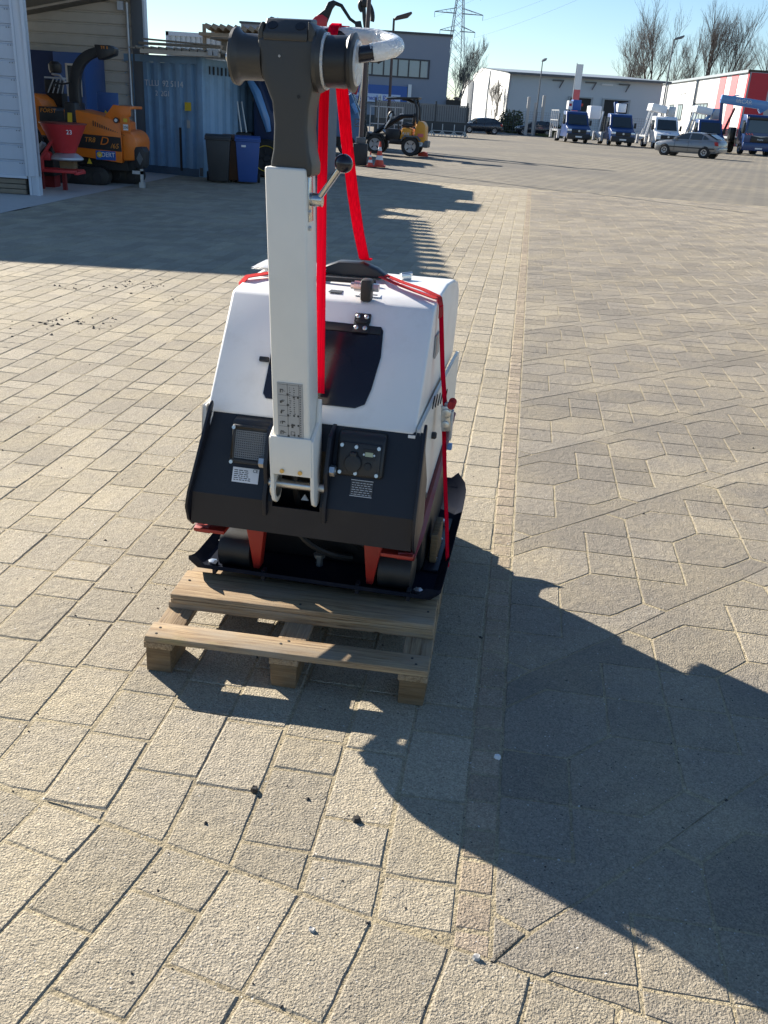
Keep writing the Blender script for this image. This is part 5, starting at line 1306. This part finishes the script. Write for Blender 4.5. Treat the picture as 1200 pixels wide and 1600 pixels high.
# ------------------------------------------------------------------ poles and lamps
fp_ = thing('flag_pole', 'brown pole rising from a black concrete block behind the red strap', 'pole', (-1.44,29.9,0), 0)
MB().cyl((0,0,.5),(.09,0,6.2),.075,12,.055).build('mast', 'pole_brown', fp_, smooth=50)
MB().bb(-.22,.22,-.22,.22,0,.62).build('ballast_block', 'bumper_black', fp_, bevel=.02)
MB().bb(-.14,.14,-.14,.14,.62,.80).build('clamp', 'post_grey', fp_, bevel=.01)
def street_lamp(lab, loc, h, headdir, rz=0, m='lamp_grey'):
    t = thing('street_lamp', lab, 'street lamp', loc, rz, 'street lamps round the yard')
    MB().cyl((0,0,0),(0,0,h),.085,10,.05).build('mast', m, t, smooth=50)
    MB().prism([(0,h-.02),(.12,h+.10),(.75,h+.30),(.80,h+.24),(.6,h+.05),(.05,h-.08)], 'y', -.14, .14).build('lamp_head', m, t, bevel=.03)
    if headdir < 0: t.rotation_euler.z = R(180)+rz
    return t
street_lamp('slim street lamp before the grey office building', (-.94,45,0), 5.3, 1, 0, 'pole_brown')
street_lamp('tall street lamp between the trucks and the red striped hall', (20.9,82,0), 8.1, 1, R(-20))
street_lamp('thin lamp post with narrow head before the white hall wall', (12.9,100,0), 6.9, 1, R(60))

# ------------------------------------------------------------------ excavator booms and dark machinery near the office
tb = thing('telehandler', 'telescopic handler with raised red boom behind the blue tarpaulin', 'telehandler', (-3.0,45,0), 0)
MB().prism([(.30,2.15),(.55,2.15),(.86,3.55),(.70,3.62)], 'y', -.15, .15).build('boom', 'boom_red', tb, bevel=.02)
text('lettering', 'MANITOU', .27, 'letter_white', tb, (.555,-.155,2.80), (R(90), R(-76), 0), .003, sx=1.1)
MB().box((.95,0,3.62),(.42,.3,.2),ry=R(-10)).bb(1.05,1.55,-.1,.1,3.5,3.85).build('boom_head', 'black_metal', tb, bevel=.04)
MB().prism([(1.45,3.45),(2.2,3.9),(2.22,3.96),(1.4,3.55)], 'y', -.03, .03).build('fork_tine', 'black_metal', tb)
MB().tube([(.62,-.1,1.6),(.80,-.1,3.0)], .05, 8).build('boom_cylinder', 'steel', tb)
MB().prism([(-1.6,.5),(.9,.5),(.9,1.3),(.4,2.2),(-.6,2.3),(-1.6,1.4)], 'y', -.9, .9).build('body', 'vehicle_black', tb, bevel=.08)
for x in (-1.1,.5): wheel(tb, (x,-.9,.6), .6, .4, 'y', 'alloy'); wheel(tb, (x,.9,.6), .6, .4, 'y', 'alloy')
ex = thing('loading_crane', 'red and black crane arm with grapple rising behind the machine head', 'crane', (-4.3,46,0), 0)
MB().prism([(-.75,4.7),(.28,4.75),(.36,5.2),(.1,5.35),(-.2,5.25)], 'y', -.2, .2).build('boom_root', 'boom_red', ex, bevel=.03)
MB().prism([(-.25,5.2),(.32,5.0),(.55,5.6),(.75,5.85),(.6,5.95),(.35,5.85),(.2,5.55)], 'y', -.15, .15).build('knuckle', 'black_metal', ex, bevel=.03)
MB().tube([(.60,0,5.85),(.95,0,5.75),(1.35,0,5.25),(1.7,0,5.05)], [.10,.09,.08,.07], 6).build('arm', 'black_metal', ex)
MB().prism([(1.55,5.15),(1.85,5.2),(1.98,4.75),(1.85,4.5),(1.68,4.7)], 'y', -.1, .1).build('arm_end', 'black_metal', ex, bevel=.02)
MB().bb(-.6,.3,-.3,.3,0,4.75).build('column', 'vehicle_black', ex)
gr_ = thing('timber_grapple', 'black timber grapple hanging beside the brown pole against the sky', 'grapple', (-2.3,46,0), 0)
MB().tube(bez([(0,0,5.9),(-.25,0,6.1),(-.3,0,5.7),(-.1,0,5.6)]), .10, 8).build('claw', 'black_metal', gr_)
MB().tube(bez([(0,0,5.95),(.2,0,6.0),(.45,0,5.5),(.35,0,5.2)]), .10, 8).build('claw', 'black_metal', gr_)
MB().bb(-.15,.2,-.15,.15,5.75,6.05).build('rotator', 'black_metal', gr_, bevel=.04)
MB().tube([(-.05,0,5.8),(.0,0,5.3),(.15,0,4.6)], .09, 8).build('hanger', 'black_metal', gr_)
MB().lathe([(.16,-.1),(.16,.1)], (.12,0,4.85), 'y', 14).build('hanger_motor', 'black_metal', gr_)
MB().bb(.0,.3,-.15,.15,0,4.7).build('stand', 'vehicle_black', gr_)
sm = thing('small_crane_arm', 'small black crane tip poking up above the drawbar head', 'crane', (-6.35,46,0), 0)
MB().tube(bez([(-.3,0,4.0),(-.35,0,5.3),(.0,0,5.5),(.25,0,4.1)]), .10, 6).build('arm', 'black_metal', sm)
MB().tube([(-.2,0,4.9),(.1,0,5.1),(.1,0,4.3)], .07, 6).build('hose', 'black_rubber', sm)
MB().bb(-.4,.4,-.3,.3,0,4.1).build('base', 'vehicle_black', sm)
tr2 = thing('blue_tractor', 'dark blue vehicle with glossy curved hood in the shade behind the bins', 'tractor', (-3.3,23.2,0), 0)
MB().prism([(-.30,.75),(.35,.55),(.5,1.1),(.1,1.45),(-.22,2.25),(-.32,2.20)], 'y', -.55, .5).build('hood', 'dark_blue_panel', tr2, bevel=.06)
MB().tube([(-.38,-.60,2.05),(-.22,-.62,1.8),(.0,-.62,1.25),(.06,-.6,1.0)], [.07,.10,.09,.06], 8).build('glass_highlight', 'vehicle_lightblue', tr2)  # light-blue streak modelled as the bright reflection on the glass
wheel(tr2, (.02,-.62,.42), .42, .28, 'y', 'bumper_black')
MB().lathe([(.27,-.766),(.285,-.77),(.285,-.76),(.27,-.756)], (.02,0,.42), 'y', 24, caps=False).build('wheel_ring', 'yellow_label', tr2)
for k in range(4): MB().tube([(-.85+.12*k,-.45,.95),(-.9+.1*k,-.45,1.6)], .022, 6).build('mast_rail', 'galvanised', tr2)
MB().bb(-.95,-.35,-.5,.3,.25,.95).build('engine_case', 'black_metal', tr2, bevel=.05)
tp = thing('covered_trailer', 'blue tarpaulin draped over a low trailer beside the red strap', 'trailer', (-2.3,36,0), 0)
rings = []
for i, (x, zt_, zb_) in enumerate(((-1.6,1.75,.7),(-1.0,1.85,.6),(-.4,1.80,.65),(.0,2.02,.6),(.15,2.10,.55),(.35,1.7,.4),(.55,1.15,.25),(.62,.8,.22))):
    rings.append([(x,-.8,zb_),(x,-.82+.05*(i % 2),(zb_+zt_)/2),(x,-.6,zt_-.05),(x,-.2,zt_),(x,.3,zt_-.04),(x,.7,zt_-.1),(x,.8,zb_)])
MB().loft(rings).build('tarpaulin', 'tarp_blue', tp, smooth=60)
MB().bb(-1.6,.4,-.7,.7,.30,.62).build('bed', 'black_metal', tp); wheel(tp, (.1,-.75,.34), .34, .2, 'y', 'alloy'); wheel(tp, (-1.1,-.75,.34), .34, .2, 'y', 'alloy')
MB().tube([(.25,-.83,1.75),(.42,-.84,1.45)], .07, 8).build('fold_edge', 'vehicle_lightblue', tp)
ms = thing('mesh_cage', 'galvanised mesh cage trolley standing behind the small loader', 'cage trolley', (-.9,41.5,0), 0)
for x in (-.75,-.4,-.05,.3,.62): MB().bb(x-.018,x+.018,-.02,.02,.4,1.75).build('upright', 'galvanised', ms)
for z in (.42,1.05,1.72): MB().bb(-.75,.62,-.02,.02,z-.018,z+.018).build('rail', 'galvanised', ms)
MB().bb(.50,.66,-.06,-.02,1.20,1.50).build('label_plate', 'plate_white', ms)
MB().bb(-.7,.6,-.3,.3,.3,.40).build('base', 'galvanised', ms)

# ------------------------------------------------------------------ grey slatted enclosure / trailer fence
fn = thing('slatted_fence', 'grey upright slat fence with low barrier feet behind the loader', 'fence', (-2.6,75,0), 0)
fm_ = bpy.data.meshes
sl_me = MB().bb(-.07,.07,-.02,.02,0,1.15).mesh('slat', 'fence_grey', smooth=0)
for k in range(40):
    o = bpy.data.objects.new('slat', sl_me); col.objects.link(o); o.parent = fn; o.location = (.1+.175*k, rnd.uniform(-.01,.01), 1.0+rnd.uniform(-.01,.01))
MB().bb(0,7.1,.03,.2,.1,1.0).build('lower_panel', 'fence_dark', fn); MB().bb(0,7.1,.05,.1,1.0,2.1).build('backing_panel', 'fence_dark', fn); MB().bb(0,7.1,-.04,.04,2.13,2.2).bb(0,7.1,-.04,.0,1.0,1.05).build('rail', 'fence_grey', fn)
for x in (0,4.6,7.0): MB().bb(x-.06,x+.06,-.06,.06,0,2.4).build('post', 'fence_dark', fn)
for x in (4.4,5.2,6.1,6.9):
    MB().bb(x-.03,x+.03,-.5,-.44,.0,.85).prism([(x-.3,.0),(x-.24,.0),(x,.35),(x+.24,0),(x+.3,0),(x,.45)], 'y', -.5, -.46).build('barrier_foot', 'galvanised', fn)
MB().bb(4.4,7.0,-.48,-.45,.35,.39).bb(4.0,7.0,-.48,-.45,.12,.16).build('barrier_rail', 'galvanised', fn)

# ------------------------------------------------------------------ office building with bank sign
of = thing('office_building', 'grey flat roofed office with window band and blue bank sign', 'building', (-12.0*11/7,110,-.937), 0)
of.scale = (11/7,)*3
MB().bb(0,14.55,0,12,0,6.45).build('wall', 'office_grey', of, smooth=0)
MB().bb(-.1,14.68,-.12,12,6.45,6.58).build('roof_edge', 'frame_dark', of)
wn = MB().bb(7.2,13.22,-.05,.05,3.70,3.80).bb(7.2,13.22,-.05,.05,4.82,4.92).bb(7.2,7.3,-.05,.05,3.8,4.82).bb(13.12,13.22,-.05,.05,3.8,4.82)
for x in (8.1,9.2,10.0,11.0,11.75,12.55): wn.bb(x-.05,x+.05,-.05,.05,3.8,4.82)
wf_ = wn.build('window', 'frame_dark', of)
ed = [7.3,8.1,9.2,10.0,11.0,11.75,12.55,13.12]
for a, b in zip(ed[:-1], ed[1:]): MB().bb(a+.05,b-.05,-.02,.02,3.8,4.82).build('pane', 'window_glass', wf_)
sg = MB().bb(7.3,11.75,-.25,-.02,2.1,3.15).build('sign_board', 'sign_blue', of)
MB().bb(7.4,11.3,-.28,-.25,2.05,2.58).build('sign_strip', 'sign_pale', sg)
text('lettering', 'Westerwald Bank', .50, 'sign_ink', sg, (9.3,-.29,2.30), sx=.92, ext=.01)
MB().bb(9.75,10.0,-.3,-.28,2.1,2.58).build('sign_divider', 'letter_white', sg)
MB().bb(11.80,12.05,-.25,.0,1.2,3.3).build('entrance_column', 'letter_white', of)
MB().bb(12.2,14.5,-.02,.02,1.2,2.15).build('lower_window', 'window_glass', of)
MB().bb(14.55,15.6,-.3,3,0,2.5).build('annex', 'brick_dark', of)
MB().bb(0,14.5,-.03,.0,0,1.2).build('base_course', 'fence_dark', of)

# ------------------------------------------------------------------ white hall
wh_ = thing('white_hall', 'white warehouse with grey overhanging eave and two open loading bays', 'warehouse', (12.24,125,0), 0)
MB().add([(0,0,0),(19.2,0,0),(19.2,0,6.7),(0,0,6.7)], [(0,1,2,3)]).build('front_wall', 'hall_white_shaded', wh_, smooth=0, recalc=False)
sidev = [(0,0,0),(0,0,6.75),(-1.75,25,8.1),(-2.4,34,7.4),(-2.4,34,0)]
MB().add(sidev + [(v[0]+.3, v[1]+.02, v[2]) for v in sidev], [(0,1,2,3,4),(9,8,7,6,5),(1,6,7,2),(2,7,8,3)]).build('gable_wall', 'hall_white', wh_, smooth=0)
MB().add([(-.3,-.9,6.55),(20.0,-.9,6.55),(20.0,-.9,6.75),(-.3,-.9,6.75),(-.3,.0,6.55),(20.0,0,6.55),(-1.9,25,8.15),(18.4,25,8.15)], [(0,1,2,3),(0,4,5,1),(3,2,7,6)]).build('roof', 'roof_metal', wh_, smooth=0, recalc=False)
MB().bb(-.3,20,-1.0,-.9,6.5,6.72).build('gutter', 'post_grey', wh_)
for x in (6.3,10.4,14.6): MB().tube([(x+.5,-.05,6.2),(x,-.4,5.3)], .07, 5).bb(x-.9,x+.5,-.25,-.05,6.05,6.2).build('eave_bracket', 'post_grey', wh_)
MB().bb(11.6,13.0,-.15,-.02,5.9,6.1).build('strip_lamp', 'letter_white', wh_)
for x0, x1 in ((7.9,10.5),(12.2,15.2)):
    dk = MB().bb(x0,x1,-.05,.05,0,4.3).build('loading_bay', 'dark_opening', wh_)
    MB().bb(x0-.25,x0,-.2,.05,0,4.45).bb(x1,x1+.25,-.2,.05,0,4.45).bb(x0,x1,-.2,.05,4.3,4.45).build('bay_frame', 'roof_metal', dk)
MB().tube([(.15,-.15,6.5),(.1,-.15,5.8),(-.1,-.15,0)], .12, 6).build('downpipe', 'roof_metal', wh_)
for y in (6.5,8.7): MB().bb(-.52-.06*(y-6)/2,-.42,y,y+1.1,1.6,3.2).build('gable_window', 'dark_opening', wh_)
MB().tube([(-.45,3,5.1),(-.9,3,5.3)], .06, 5).build('wall_lamp', 'post_grey', wh_)
MB().tube([(-1.15,16,7.4),(-1.3,16,5.0),(-1.3,16,0)], .12, 6).build('downpipe', 'roof_metal', wh_)
MB().bb(-3.2,-2.4,33,50,0,6.6).build('rear_block', 'hall_white', wh_)
# ------------------------------------------------------------------ red and white hall
rh = thing('striped_hall', 'long white hall with red and pink vertical stripes at its near corner', 'warehouse', (39.3,117,0), 0)
dirv = Vector((2.9,60,0))
def along(t, z, off=0): return (dirv.x*t-off, dirv.y*t, z)
def wpan(t0, t1, z0, z1, off=0.0): return MB().add([along(t0,z0,off),along(t1,z0,off),along(t1,z1,off),along(t0,z1,off)], [(0,1,2,3)])
mb = wpan(0,1,0,8); mb.build('side_wall', 'hall_white', rh, smooth=0, recalc=False)
MB().bb(0,14,0,.1,0,8.0).build('end_wall', 'hall_silver', rh)
MB().bb(.15,2.4,-.06,.0,0,7.95).build('red_stripe', 'hall_red', rh); MB().bb(4.4,6.4,-.06,0,0,7.95).build('red_stripe', 'hall_red', rh)
for t0, t1 in ((.075,.125),(.165,.215)): wpan(t0,t1,0,7.9,.05).build('pink_stripe', 'hall_pink', rh, smooth=0, recalc=False)
wpan(0.0,.012,0,8,.06).build('corner_trim', 'hall_red', rh, smooth=0, recalc=False)
MB().add([along(0,7.95,.3),along(1.0,7.95,.3),along(1.0,8.25,.3),along(0,8.25,.3),(14,0,8.25),(19,60,8.25)], [(0,1,2,3),(3,2,5,4)]).build('roof_edge', 'roof_metal', rh, smooth=0, recalc=False)
for t0, t1 in ((.28,.40),(.52,.58),(.62,.68)):
    f_ = wpan(t0,t1,2.6,4.9,.06).build('window', 'frame_dark', rh, smooth=0, recalc=False)
    n_ = 4 if t1-t0 > .1 else 3
    for k in range(n_): wpan(t0+(t1-t0)*(k+.12)/n_, t0+(t1-t0)*(k+.88)/n_, 2.8,4.7,.10).build('pane', 'window_glass', f_, smooth=0, recalc=False)
for t in (.40,.41,.73): MB().tube([along(t,8,.15),along(t,0,.15)], .12, 5).build('downpipe', 'roof_metal', rh)
for t in (.50,.90): MB().tube([along(t,6.3,.1),along(t,6.1,.9),along(t,5.7,1.0)], .07, 5).build('wall_lamp', 'lamp_grey', rh)

# ------------------------------------------------------------------ posts, banner and fence before the hall
pst = thing('concrete_post', 'tall white concrete post leaning slightly before the white hall', 'post', (14.05,104,0), 0, 'fence posts before the hall')
MB().bb(-.16,.16,-.12,.12,0,3.9).build('shaft', 'concrete', pst, bevel=.02)
dup(pst, (12.0,100,0), 0, 'white concrete post standing at the lamp post foot', scale=.92)
dup(pst, (12.9,101.5,0), 0, 'thinner concrete post between the other two', scale=.80)
bn = thing('banner_flag', 'upright white and red banner flag behind the first blue truck', 'banner', (16.1,96,0), 0)
MB().cyl((-.42,0,0),(-.42,0,6.7),.04,8).build('mast', 'galvanised', bn)
MB().bb(-.40,.22,-.02,.02,4.4,6.6).build('banner_top', 'letter_white', bn); MB().bb(-.40,.22,-.02,.02,2.2,4.4).build('banner_base', 'hall_pink', bn)
mf = thing('mesh_fence', 'tall wire mesh fence on thin posts running before the white hall', 'fence', (4,108,0), 0)
for k in range(14): MB().bb(-.04+2.5*k,.04+2.5*k,-.04,.04,0,2.3).build('post', 'fence_dark', mf)
wires = MB()
for k in range(9): wires.bb(0,32.5,-.008,.008,.25+.25*k,.266+.25*k)
for k in range(130): wires.bb(.25*k-.008,.25*k+.008,-.008,.008,.2,2.3)
o = wires.build('wire_mesh', 'fence_grey', mf, smooth=0)
def bush(name, lab, cat, loc, sx, sy, sz, n, m='hedge', seed=1, group=None):
    t = thing(name, lab, cat, loc, 0, group); r_ = random.Random(seed); mb = MB()
    for i in range(n):
        a, u_ = r_.random()*6.28, r_.uniform(0, 1)
        rr = r_.random()**.4; x, y, z = sx*rr*math.cos(a)*math.sqrt(1-u_*u_*.8), sy*rr*math.sin(a)*math.sqrt(1-u_*u_*.8), sz*u_*rr+.05
        q = [Vector((r_.gauss(0,.12), r_.gauss(0,.12), r_.gauss(0,.12))) for _ in range(3)]
        mb.add([(x+k.x, y+k.y, z+k.z) for k in q], [(0,1,2)])
    o = mb.build('foliage', m, t, smooth=0, recalc=False)
    for k in range(5): MB().tube([(r_.uniform(-.2,.2)*sx,0,0),(r_.uniform(-.6,.6)*sx,r_.uniform(-.4,.4)*sy,sz*.7)], .03, 4).build('stem', 'bark', t)
    return t
bush('hedge_bush', 'low olive bush at the foot of the mesh fence left of first blue truck', 'bush', (16.8,103,0), 1.9, 1.0, 1.1, 1500, seed=3)
bush('hedge_bush', 'dark bush behind the wire fence beside the concrete posts', 'bush', (11.5,110,0), 1.6, 1.0, 2.4, 1500, seed=5)
verge = MB(); rv = random.Random(8)
for i in range(2500):
    x, y = rv.uniform(13.5,19.5), rv.uniform(98,106); h = rv.uniform(.08,.3)
    verge.add([(x,y,0),(x+.08,y,0),(x+rv.uniform(-.1,.1),y,h)], [(0,1,2)])
o = verge.build('grass', 'hedge', smooth=0, recalc=False); tag(o, 'rough grass on the verge before the fence', 'grass', kind='stuff')

# ------------------------------------------------------------------ bare trees
def tree(lab, loc, h, spread, seed, m='twig', trunk='bark', lean_=(0,0), group='bare trees', depth=6, nb=3):
    t = thing('bare_tree', lab, 'tree', loc, 0, group); r_ = random.Random(seed); limbs, twigs = MB(), MB()
    def grow(p, d, L, r, lev):
        n = 3; pts = [p]; dd = d.copy()
        for i in range(n):
            dd = (dd + Vector((r_.gauss(0,.10), r_.gauss(0,.10), .05))).normalized(); pts.append(pts[-1]+dd*L/n)
        (limbs if lev < 2 else twigs).tube(pts, [r, r*.88, r*.76, r*.62], 6 if lev < 2 else 3, caps=lev < 2)
        if lev >= depth: return
        k = nb if lev > 0 else nb+2
        for i in range(k + (1 if lev in (1,2,3) else 0)):
            f = r_.uniform(.35, 1.0) if lev > 0 else r_.uniform(.45, 1.0)
            q = p.lerp(pts[-1], f) if lev else pts[0].lerp(pts[-1], f)
            a = r_.random()*6.28; sp = r_.uniform(.45,.95)*spread
            side = Vector((math.cos(a), math.sin(a), 0)); nd = (dd*(1) + side*sp + Vector((0,0,.18))).normalized()
            grow(q, nd, L*r_.uniform(.55,.76), max(r*.50, .010), lev+1)
        grow(pts[-1], (dd+Vector((0,0,.15))).normalized(), L*.72, r*.62, lev+1)
    grow(Vector((0,0,0)), Vector((lean_[0], lean_[1], 1)).normalized(), h*.30, h*.011, 0)
    limbs.build('trunk', trunk, t, smooth=60, recalc=False); twigs.build('crown', m, t, smooth=0, recalc=False)
    return t
for i, (x, y, h, sp, ln, lab) in enumerate((
        (40.5,185,21,.95,(.02,0),'wide bare tree at the left end of the row above the white hall'),
        (45.0,190,27,.75,(.12,0),'bare tree leaning right next to the widest one, behind tall lamp'),
        (50.2,192,19,.8,(.0,0),'short bare tree right behind the tall street lamp'),
        (54.0,190,27,.62,(.05,0),'tall bare tree just right of the tall street lamp'),
        (58.5,188,26,.62,(.10,0),'tallest bare tree, in the middle of the row above the striped hall'),
        (63.5,194,18,.7,(.0,0),'slender bare tree in the gap between two tall ones'),
        (68.0,188,26,.68,(.04,0),'broad bare tree above the red stripes'),
        (71.5,192,25,.66,(.14,0),'bare tree at the right edge of the row, cut by the frame'),
        (77.5,190,21,.7,(.05,0),'last bare tree above the grey corner of striped hall'))):
    tree(lab, (x, y, 0), h, sp, 40+i, lean_=ln, depth=6, nb=2, group='bare trees behind the striped hall')
tree('bare pale birch before the lattice pylon', (5.3,120,0), 12.0, .6, 71, 'birch_twig', 'birch_twig', depth=6, nb=2, group='bare birches')
tree('thin bare sapling before the sunlit gable of the white hall', (11.0,128,0), 8, .5, 72, 'birch_twig', 'birch_twig', depth=4, group='bare birches')

# ------------------------------------------------------------------ pylon and lines
py = thing('lattice_pylon', 'tall steel lattice pylon with cross arms behind the office', 'pylon', (11.0,260,0), R(10))
def leg(z): return 3.0 - 2.3*min(1, z/30.0) if z < 30 else .7
lg = []
for sx in (-1, 1):
    for sy in (-1, 1):
        MB().tube([(sx*leg(z), sy*leg(z), z) for z in (0,8,16,24,30,42)], .10, 4).build('leg', 'pylon_steel', py)
br = MB(); z = 0
while z < 40:
    dz = max(1.5, leg(z)*1.6)
    for sy in (-1, 1):
        for sx in (-1, 1):
            br.tube([(sx*leg(z), sy*leg(z), z), (-sx*leg(z+dz), sy*leg(z+dz), z+dz)], .045, 3); br.tube([(sy*leg(z), sx*leg(z), z), (sy*leg(z+dz), -sx*leg(z+dz), z+dz)], .045, 3)
    z += dz
br.build('bracing', 'pylon_steel', py, smooth=0)
for z, hw in ((20.8,4.6),(24.8,6.3),(29.3,5.2),(34,4)):
    a_m = MB()
    for sx in (-1, 1):
        for sy in (-1, 1):
            a_m.tube([(sx*.8,sy*.7,z),(sx*hw,0,z)], .08, 4); a_m.tube([(sx*.8,sy*.7,z+1.2),(sx*hw,0,z+.05)], .06, 4)
        for k in range(5):
            f = k/5; a_m.tube([(sx*(.8+(hw-.8)*f),0,z),(sx*(.8+(hw-.8)*(f+.1)),0,z+1.2*(1-f))], .04, 3)
        a_m.tube([(sx*hw,0,z),(sx*hw,0,z-1.2)], .06, 4)
    a_m.build('cross_arm', 'pylon_steel', py, smooth=0)
for i, (z, x, lab) in enumerate(((23.6,-6.3,'thin power line from the left middle arm of pylon'),(23.6,6.3,'thin power line from the right middle arm of pylon'),(28.1,5.2,'thin power line from the right upper arm of pylon'),(19.6,4.6,'thin power line from the right lower arm of pylon'))):
    p0 = Vector((11+x,260,z)); p1 = Vector((11+x*1.1+45,20,34+z*.2)); pts = []
    for k in range(25):
        f = k/24; q = p0.lerp(p1, f); q.z -= 16*f*(1-f); pts.append(q)
    o = MB().tube(pts, .018, 3).build('power_line', 'pylon_steel', smooth=0); tag(o, lab, 'power line', 'power lines'); 
# far low trees beyond everything
fw = thing('distant_trees', 'low dark line of far trees along the horizon', 'trees', (0,420,0)); fw['kind'] = 'stuff'
mb = MB(); rf_ = random.Random(12)
for i in range(9000):
    x = rf_.uniform(-260, 320); h = 5 + 2.5*math.sin(x*.05) + 2*math.sin(x*.13+1); z = rf_.random()**.7*h; y = rf_.uniform(-20,20)
    q = [Vector((rf_.gauss(0,1.0), rf_.gauss(0,1.0), rf_.gauss(0,.8))) for _ in range(3)]
    mb.add([(x+k.x, y+k.y, max(0, z+k.z)) for k in q], [(0,1,2)])
mb.build('foliage', 'bark', fw, smooth=0, recalc=False)
